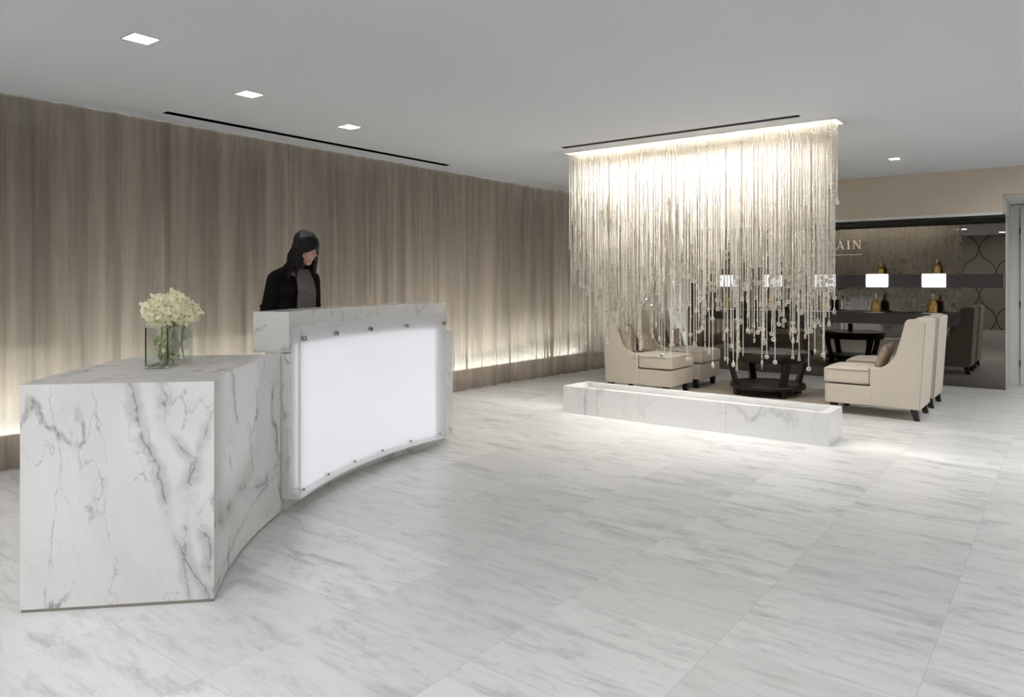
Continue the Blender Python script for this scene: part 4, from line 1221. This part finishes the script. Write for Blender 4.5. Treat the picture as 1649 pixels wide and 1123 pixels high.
# ------------------------------------------------------------------ the woman behind the desk
WX, WY = -4.50, 3.235
def ell(bm, c, r, rot=None, sub=3):
    m_ = Matrix.Translation(c)
    if rot: m_ = m_ @ Matrix.Rotation(rot[0], 4, rot[1])
    m_ = m_ @ Matrix.Diagonal((r[0], r[1], r[2], 1))
    bmesh.ops.create_icosphere(bm, subdivisions=sub, radius=1.0, matrix=m_)
def chain(bm, pts, rs, seg=14, flat=None):
    pts = [Vector(p) for p in pts]
    for (p, q), (r0, r1) in zip(zip(pts, pts[1:]), zip(rs, rs[1:])):
        n = 5
        b = bmn()
        tube(bm, [p.lerp(q, k/n) for k in range(n+1)], [r0+(r1-r0)*k/n for k in range(n+1)], seg)
        b.free()
    for p, r in zip(pts, rs): ell(bm, p, (r, r, r), None, 2)
def remesh(o, vox, smooth_it=6, fac=0.5):
    m_ = o.modifiers.new('remesh', 'REMESH'); m_.mode = 'VOXEL'; m_.voxel_size = vox; m_.use_smooth_shade = True
    s_ = o.modifiers.new('smooth', 'SMOOTH'); s_.iterations = smooth_it; s_.factor = fac
# local frame: +Y is where she faces, x her right (-) / left (+) ... z up
HC = Vector((0.0, 0.142, 1.645))               # head centre
tilt = Matrix.Translation(HC) @ Matrix.Rotation(rad(-14), 4, 'Z') @ Matrix.Rotation(rad(-27), 4, 'X') @ Matrix.Rotation(rad(6), 4, 'Y')
def H_(p): return tilt @ Vector(p)
person = None
bm = bmn()
# head, in its own upright frame then tilted down
hb = bmn()
ell(hb, (0, -0.012, 0.030), (0.074, 0.092, 0.085)); ell(hb, (0, 0.022, -0.028), (0.057, 0.066, 0.078)); ell(hb, (0, 0.052, -0.088), (0.028, 0.026, 0.024))
ell(hb, (0, 0.075, 0.030), (0.048, 0.018, 0.024)); ell(hb, (-0.036, 0.060, -0.022), (0.022, 0.022, 0.022)); ell(hb, (0.036, 0.060, -0.022), (0.022, 0.022, 0.022))
ell(hb, (0, 0.098, -0.028), (0.0125, 0.018, 0.013)); ell(hb, (0, 0.090, -0.006), (0.008, 0.014, 0.026), (rad(-14), 'X')); ell(hb, (-0.010, 0.089, -0.032), (0.008, 0.010, 0.008)); ell(hb, (0.010, 0.089, -0.032), (0.008, 0.010, 0.008))
ell(hb, (-0.030, 0.071, 0.004), (0.016, 0.014, 0.012)); ell(hb, (0.030, 0.071, 0.004), (0.016, 0.014, 0.012))
ell(hb, (0, 0.080, -0.060), (0.021, 0.014, 0.010)); ell(hb, (-0.074, -0.006, -0.006), (0.010, 0.020, 0.030)); ell(hb, (0.074, -0.006, -0.006), (0.010, 0.020, 0.030))
bmesh.ops.transform(hb, matrix=tilt, verts=hb.verts)
tmp = bpy.data.meshes.new('tmp'); hb.to_mesh(tmp); hb.free(); bm.from_mesh(tmp); bpy.data.meshes.remove(tmp)
# neck, trunk
chain(bm, [(0, 0.050, 1.585), (0, 0.005, 1.475)], [0.050, 0.058])
ell(bm, (0, -0.005, 1.36), (0.155, 0.095, 0.13)); ell(bm, (0, 0.0, 1.435), (0.145, 0.070, 0.05)); ell(bm, (0, 0.0, 1.20), (0.125, 0.088, 0.15)); ell(bm, (0, -0.005, 1.02), (0.160, 0.105, 0.14))
ell(bm, (-0.06, 0.07, 1.335), (0.055, 0.045, 0.055)); ell(bm, (0.06, 0.07, 1.335), (0.055, 0.045, 0.055))
legs = {}
for s in (-1, 1):
    chain(bm, [(s*0.085, 0, 0.96), (s*0.085, 0.012, 0.53), (s*0.085, -0.02, 0.13)], [0.088, 0.058, 0.036])
    chain(bm, [(s*0.085, -0.03, 0.10), (s*0.09, 0.08, 0.055), (s*0.092, 0.14, 0.035)], [0.036, 0.032, 0.022])
ARM = {}
for s in (-1, 1):
    sh_, el_, wr_ = Vector((s*0.152, -0.01, 1.415)), Vector((s*0.195, -0.045, 1.160)), Vector((s*0.135, 0.105, 1.03))
    ARM[s] = (sh_, el_, wr_)
    chain(bm, [sh_, el_, wr_], [0.047, 0.038, 0.026])
    d_ = Vector((-s*0.55, 0.55, -0.45)).normalized(); palm = wr_+d_*0.05
    sd = d_.cross(Vector((0, 0, 1))).normalized(); up_ = sd.cross(d_).normalized()
    m_ = Matrix.Translation(palm) @ Matrix((( *sd, 0), (*d_, 0), (*up_, 0), (0, 0, 0, 1))).transposed()
    bmesh.ops.create_icosphere(bm, subdivisions=3, radius=1.0, matrix=m_ @ Matrix.Diagonal((0.040, 0.050, 0.016, 1)))
    for k, (o_, ln) in enumerate(((-0.030, 0.060), (-0.010, 0.072), (0.010, 0.068), (0.029, 0.052))):
        b0_ = palm+sd*o_+d_*0.035; p1 = b0_+d_*ln*0.45-up_*0.004; p2 = p1+(d_-up_*0.55).normalized()*ln*0.33; p3 = p2+(d_*0.6-up_*0.9).normalized()*ln*0.26
        chain(bm, [b0_, p1, p2, p3], [0.0088, 0.0080, 0.0072, 0.0062], 10)
    tb = palm+sd*(-s)*-0.034-d_*0.02
    chain(bm, [tb, tb+(sd*s*1.0+d_*0.7).normalized()*0.032, tb+(sd*s*0.6+d_*1.0).normalized()*0.060], [0.012, 0.0095, 0.0075], 10)
person = obj('person', bm, M['skin'])
remesh(person, 0.0058, 2, 0.5)
person.location = (WX, WY, 0); person.rotation_euler = (0, 0, -PI/2-0.03)
tag(person, 'woman with dark hair in black jacket and grey scarf standing behind the desk, looking down', 'person')
# lids, brows and lips
for s in (-1, 1):
    bm = bmn(); tube(bm, [H_((s*0.030+0.014*math.cos(PI*q/6), 0.0795+0.0060*math.sin(PI*q/6), 0.002-0.0050*math.sin(PI*q/6))) for q in range(7)], [0.0006, 0.0013, 0.0018, 0.0019, 0.0018, 0.0013, 0.0006], 6); obj('eyelashes', bm, M['lash'], person)
    bm = bmn(); tube(bm, [H_((s*0.030-0.017, 0.083, 0.022)), H_((s*0.030, 0.089, 0.027)), H_((s*0.030+0.017, 0.080, 0.021))], [0.0008, 0.0016, 0.0008], 6); obj('eyebrow', bm, M['lash'], person)
bm = bmn(); tube(bm, [H_((-0.017, 0.084, -0.060)), H_((-0.007, 0.0915, -0.0575)), H_((0, 0.0925, -0.0585)), H_((0.007, 0.0915, -0.0575)), H_((0.017, 0.084, -0.060))], [0.0008, 0.0028, 0.0024, 0.0028, 0.0008], 8)
tube(bm, [H_((-0.014, 0.084, -0.0615)), H_((0, 0.0920, -0.0640)), H_((0.014, 0.084, -0.0615))], [0.0008, 0.0034, 0.0008], 8); obj('lips', bm, M['lips'], person, smooth_=True)
# hair: cap, fringe and shoulder length locks
bm = bmn(); hb = bmn()
ell(hb, (0, -0.026, 0.040), (0.086, 0.103, 0.087)); ell(hb, (0, -0.065, -0.03), (0.086, 0.066, 0.100)); ell(hb, (0, 0.020, 0.062), (0.079, 0.074, 0.058))
ell(hb, (0.066, 0.020, -0.010), (0.022, 0.050, 0.070)); ell(hb, (-0.066, 0.012, -0.010), (0.020, 0.044, 0.070))
for k in range(15):
    q = k/14.0
    x1 = 0.068-0.130*q
    z1 = float(np.interp(q, (0, 0.25, 0.55, 0.8, 1.0), (-0.012, 0.006, 0.026, 0.028, -0.006)))
    yy = 0.098-10.5*x1*x1
    tube(hb, [(-0.020+0.30*x1, -0.010, 0.112), (-0.012+0.60*x1, 0.040-3*x1*x1, 0.096), (-0.005+0.85*x1, 0.068-6*x1*x1, 0.076), (x1*0.97-0.003, yy-0.006, 0.050), (x1, yy-0.001, z1+0.012), (x1*1.01, yy-0.003, z1)], [0.012, 0.012, 0.013, 0.014, 0.012, 0.004], 8)
bmesh.ops.transform(hb, matrix=tilt, verts=hb.verts)
hb.to_mesh(tmp := bpy.data.meshes.new('tmp')); hb.free(); bm.from_mesh(tmp); bpy.data.meshes.remove(tmp)
hr = random.Random(4)
for k in range(52):
    a = rad(-236+292*k/51.0)
    ca, sa = math.cos(a), math.sin(a)
    front = max(0.0, sa)
    root = H_((0.070*ca, -0.014+0.078*sa, 0.015))
    e = Vector((0.098*ca+hr.uniform(-0.014, 0.014), HC.y-0.055+0.070*sa+hr.uniform(-0.014, 0.014), 1.485+hr.uniform(-0.05, 0.05)))
    mid = root.lerp(e, 0.5)+Vector((0.014*ca, -0.006+0.006*sa, 0.0))
    tip = e+Vector((0.030*ca+hr.uniform(-0.01, 0.01), 0.024*sa-0.006, -0.032))
    tube(bm, [root, root.lerp(mid, 0.5), mid, e, tip], [0.016, 0.017, 0.014, 0.0085, 0.002], 8)
hair = obj('hair', bm, M['hair'], person); remesh(hair, 0.0056, 4, 0.5)
# jacket
bm = bmn()
ell(bm, (0, -0.008, 1.355), (0.172, 0.118, 0.135)); ell(bm, (0, -0.004, 1.435), (0.165, 0.092, 0.066)); chain(bm, [(-0.15, -0.008, 1.425), (-0.05, 0.0, 1.475), (0.05, 0.0, 1.475), (0.15, -0.008, 1.425)], [0.062, 0.055, 0.055, 0.062]); ell(bm, (0, 0.0, 1.22), (0.150, 0.112, 0.17)); ell(bm, (0, -0.002, 1.05), (0.176, 0.126, 0.15)); ell(bm, (0, 0.0, 0.96), (0.185, 0.130, 0.08))
ell(bm, (-0.062, 0.070, 1.335), (0.064, 0.056, 0.064)); ell(bm, (0.062, 0.070, 1.335), (0.064, 0.056, 0.064))
for s in (-1, 1):
    a_, b_, c_ = ARM[s]; chain(bm, [a_, a_.lerp(b_, 0.5), b_, b_.lerp(c_, 0.92)], [0.064, 0.060, 0.053, 0.042])
    ell(bm, b_+Vector((s*0.004, -0.008, 0.02)), (0.056, 0.058, 0.03)); ell(bm, b_+Vector((0, 0.0, 0.07)), (0.058, 0.057, 0.018))
# standing collar
for k in range(22):
    a = rad(-215+250*k/21.0); tube(bm, [(0.082*math.cos(a), -0.002+0.075*math.sin(a), 1.455), (0.074*math.cos(a), 0.010+0.070*math.sin(a), 1.535)], [0.017, 0.010], 6)
jk = obj('jacket', bm, M['jacket'], person); remesh(jk, 0.0075, 2, 0.5)
for s in (-1, 1):
    bm = bmn(); box(bm, s*0.085-0.042, s*0.085+0.042, 0.0, 0.012, -0.012, 0.012); bmesh.ops.transform(bm, matrix=Matrix.Translation((0, 0.108, 1.372)) @ Matrix.Rotation(rad(-12*s), 4, 'Z'), verts=bm.verts)
    obj('pocket_flap', bm, M['jacket'], jk, bevel=0.003)
bm = bmn()
chain(bm, [(0, 0, 1.0), (0, 0, 0.93)], [0.11, 0.12]); ell(bm, (0, -0.005, 0.98), (0.168, 0.115, 0.11))
for s in (-1, 1): chain(bm, [(s*0.088, 0, 0.93), (s*0.088, 0.010, 0.53), (s*0.088, -0.015, 0.085)], [0.100, 0.075, 0.068])
tr = obj('trousers', bm, M['trousers'], person); remesh(tr, 0.010, 3, 0.5)
for s in (-1, 1):
    bm = bmn(); chain(bm, [(s*0.087, -0.045, 0.075), (s*0.090, 0.07, 0.045), (s*0.093, 0.165, 0.026)], [0.036, 0.040, 0.025]); tube(bm, [(s*0.087, -0.055, 0.06), (s*0.087, -0.055, 0.0)], [0.026, 0.018], 10)
    shoe = obj('shoe', bm, M['shoe'], person); remesh(shoe, 0.006, 2, 0.4)
# scarf
bm = bmn()
for k in range(26):
    a0, a1 = rad(360*k/26.0), rad(360*(k+1)/26.0)
    for dr, dz, r in ((0.0, 0.0, 0.022), (0.008, -0.026, 0.022)):
        tube(bm, [((0.070+dr)*math.cos(a), 0.024+(0.066+dr)*math.sin(a), 1.505+dz-0.030*math.sin(a)) for a in (a0, (a0+a1)/2, a1)], r, 8)
for s, x0 in ((-1, -0.040), (1, 0.030)):
    for j, o_ in enumerate((-0.020, 0.004, 0.024)):
        x = x0+o_
        if j == 1: o_ = 0.11
        tube(bm, [(x*0.7, 0.085, 1.495), (x*0.9, 0.128-abs(o_)*0.2, 1.42), (x, 0.148, 1.34), (x*1.05, 0.142, 1.25), (x*1.05, 0.140, 1.12), (x*1.05, 0.146, 1.00+0.02*s)], [0.017, 0.017, 0.0175, 0.0175, 0.0175, 0.016], 8)
scf = obj('scarf', bm, M['scarf'], person); remesh(scf, 0.0058, 1, 0.5)
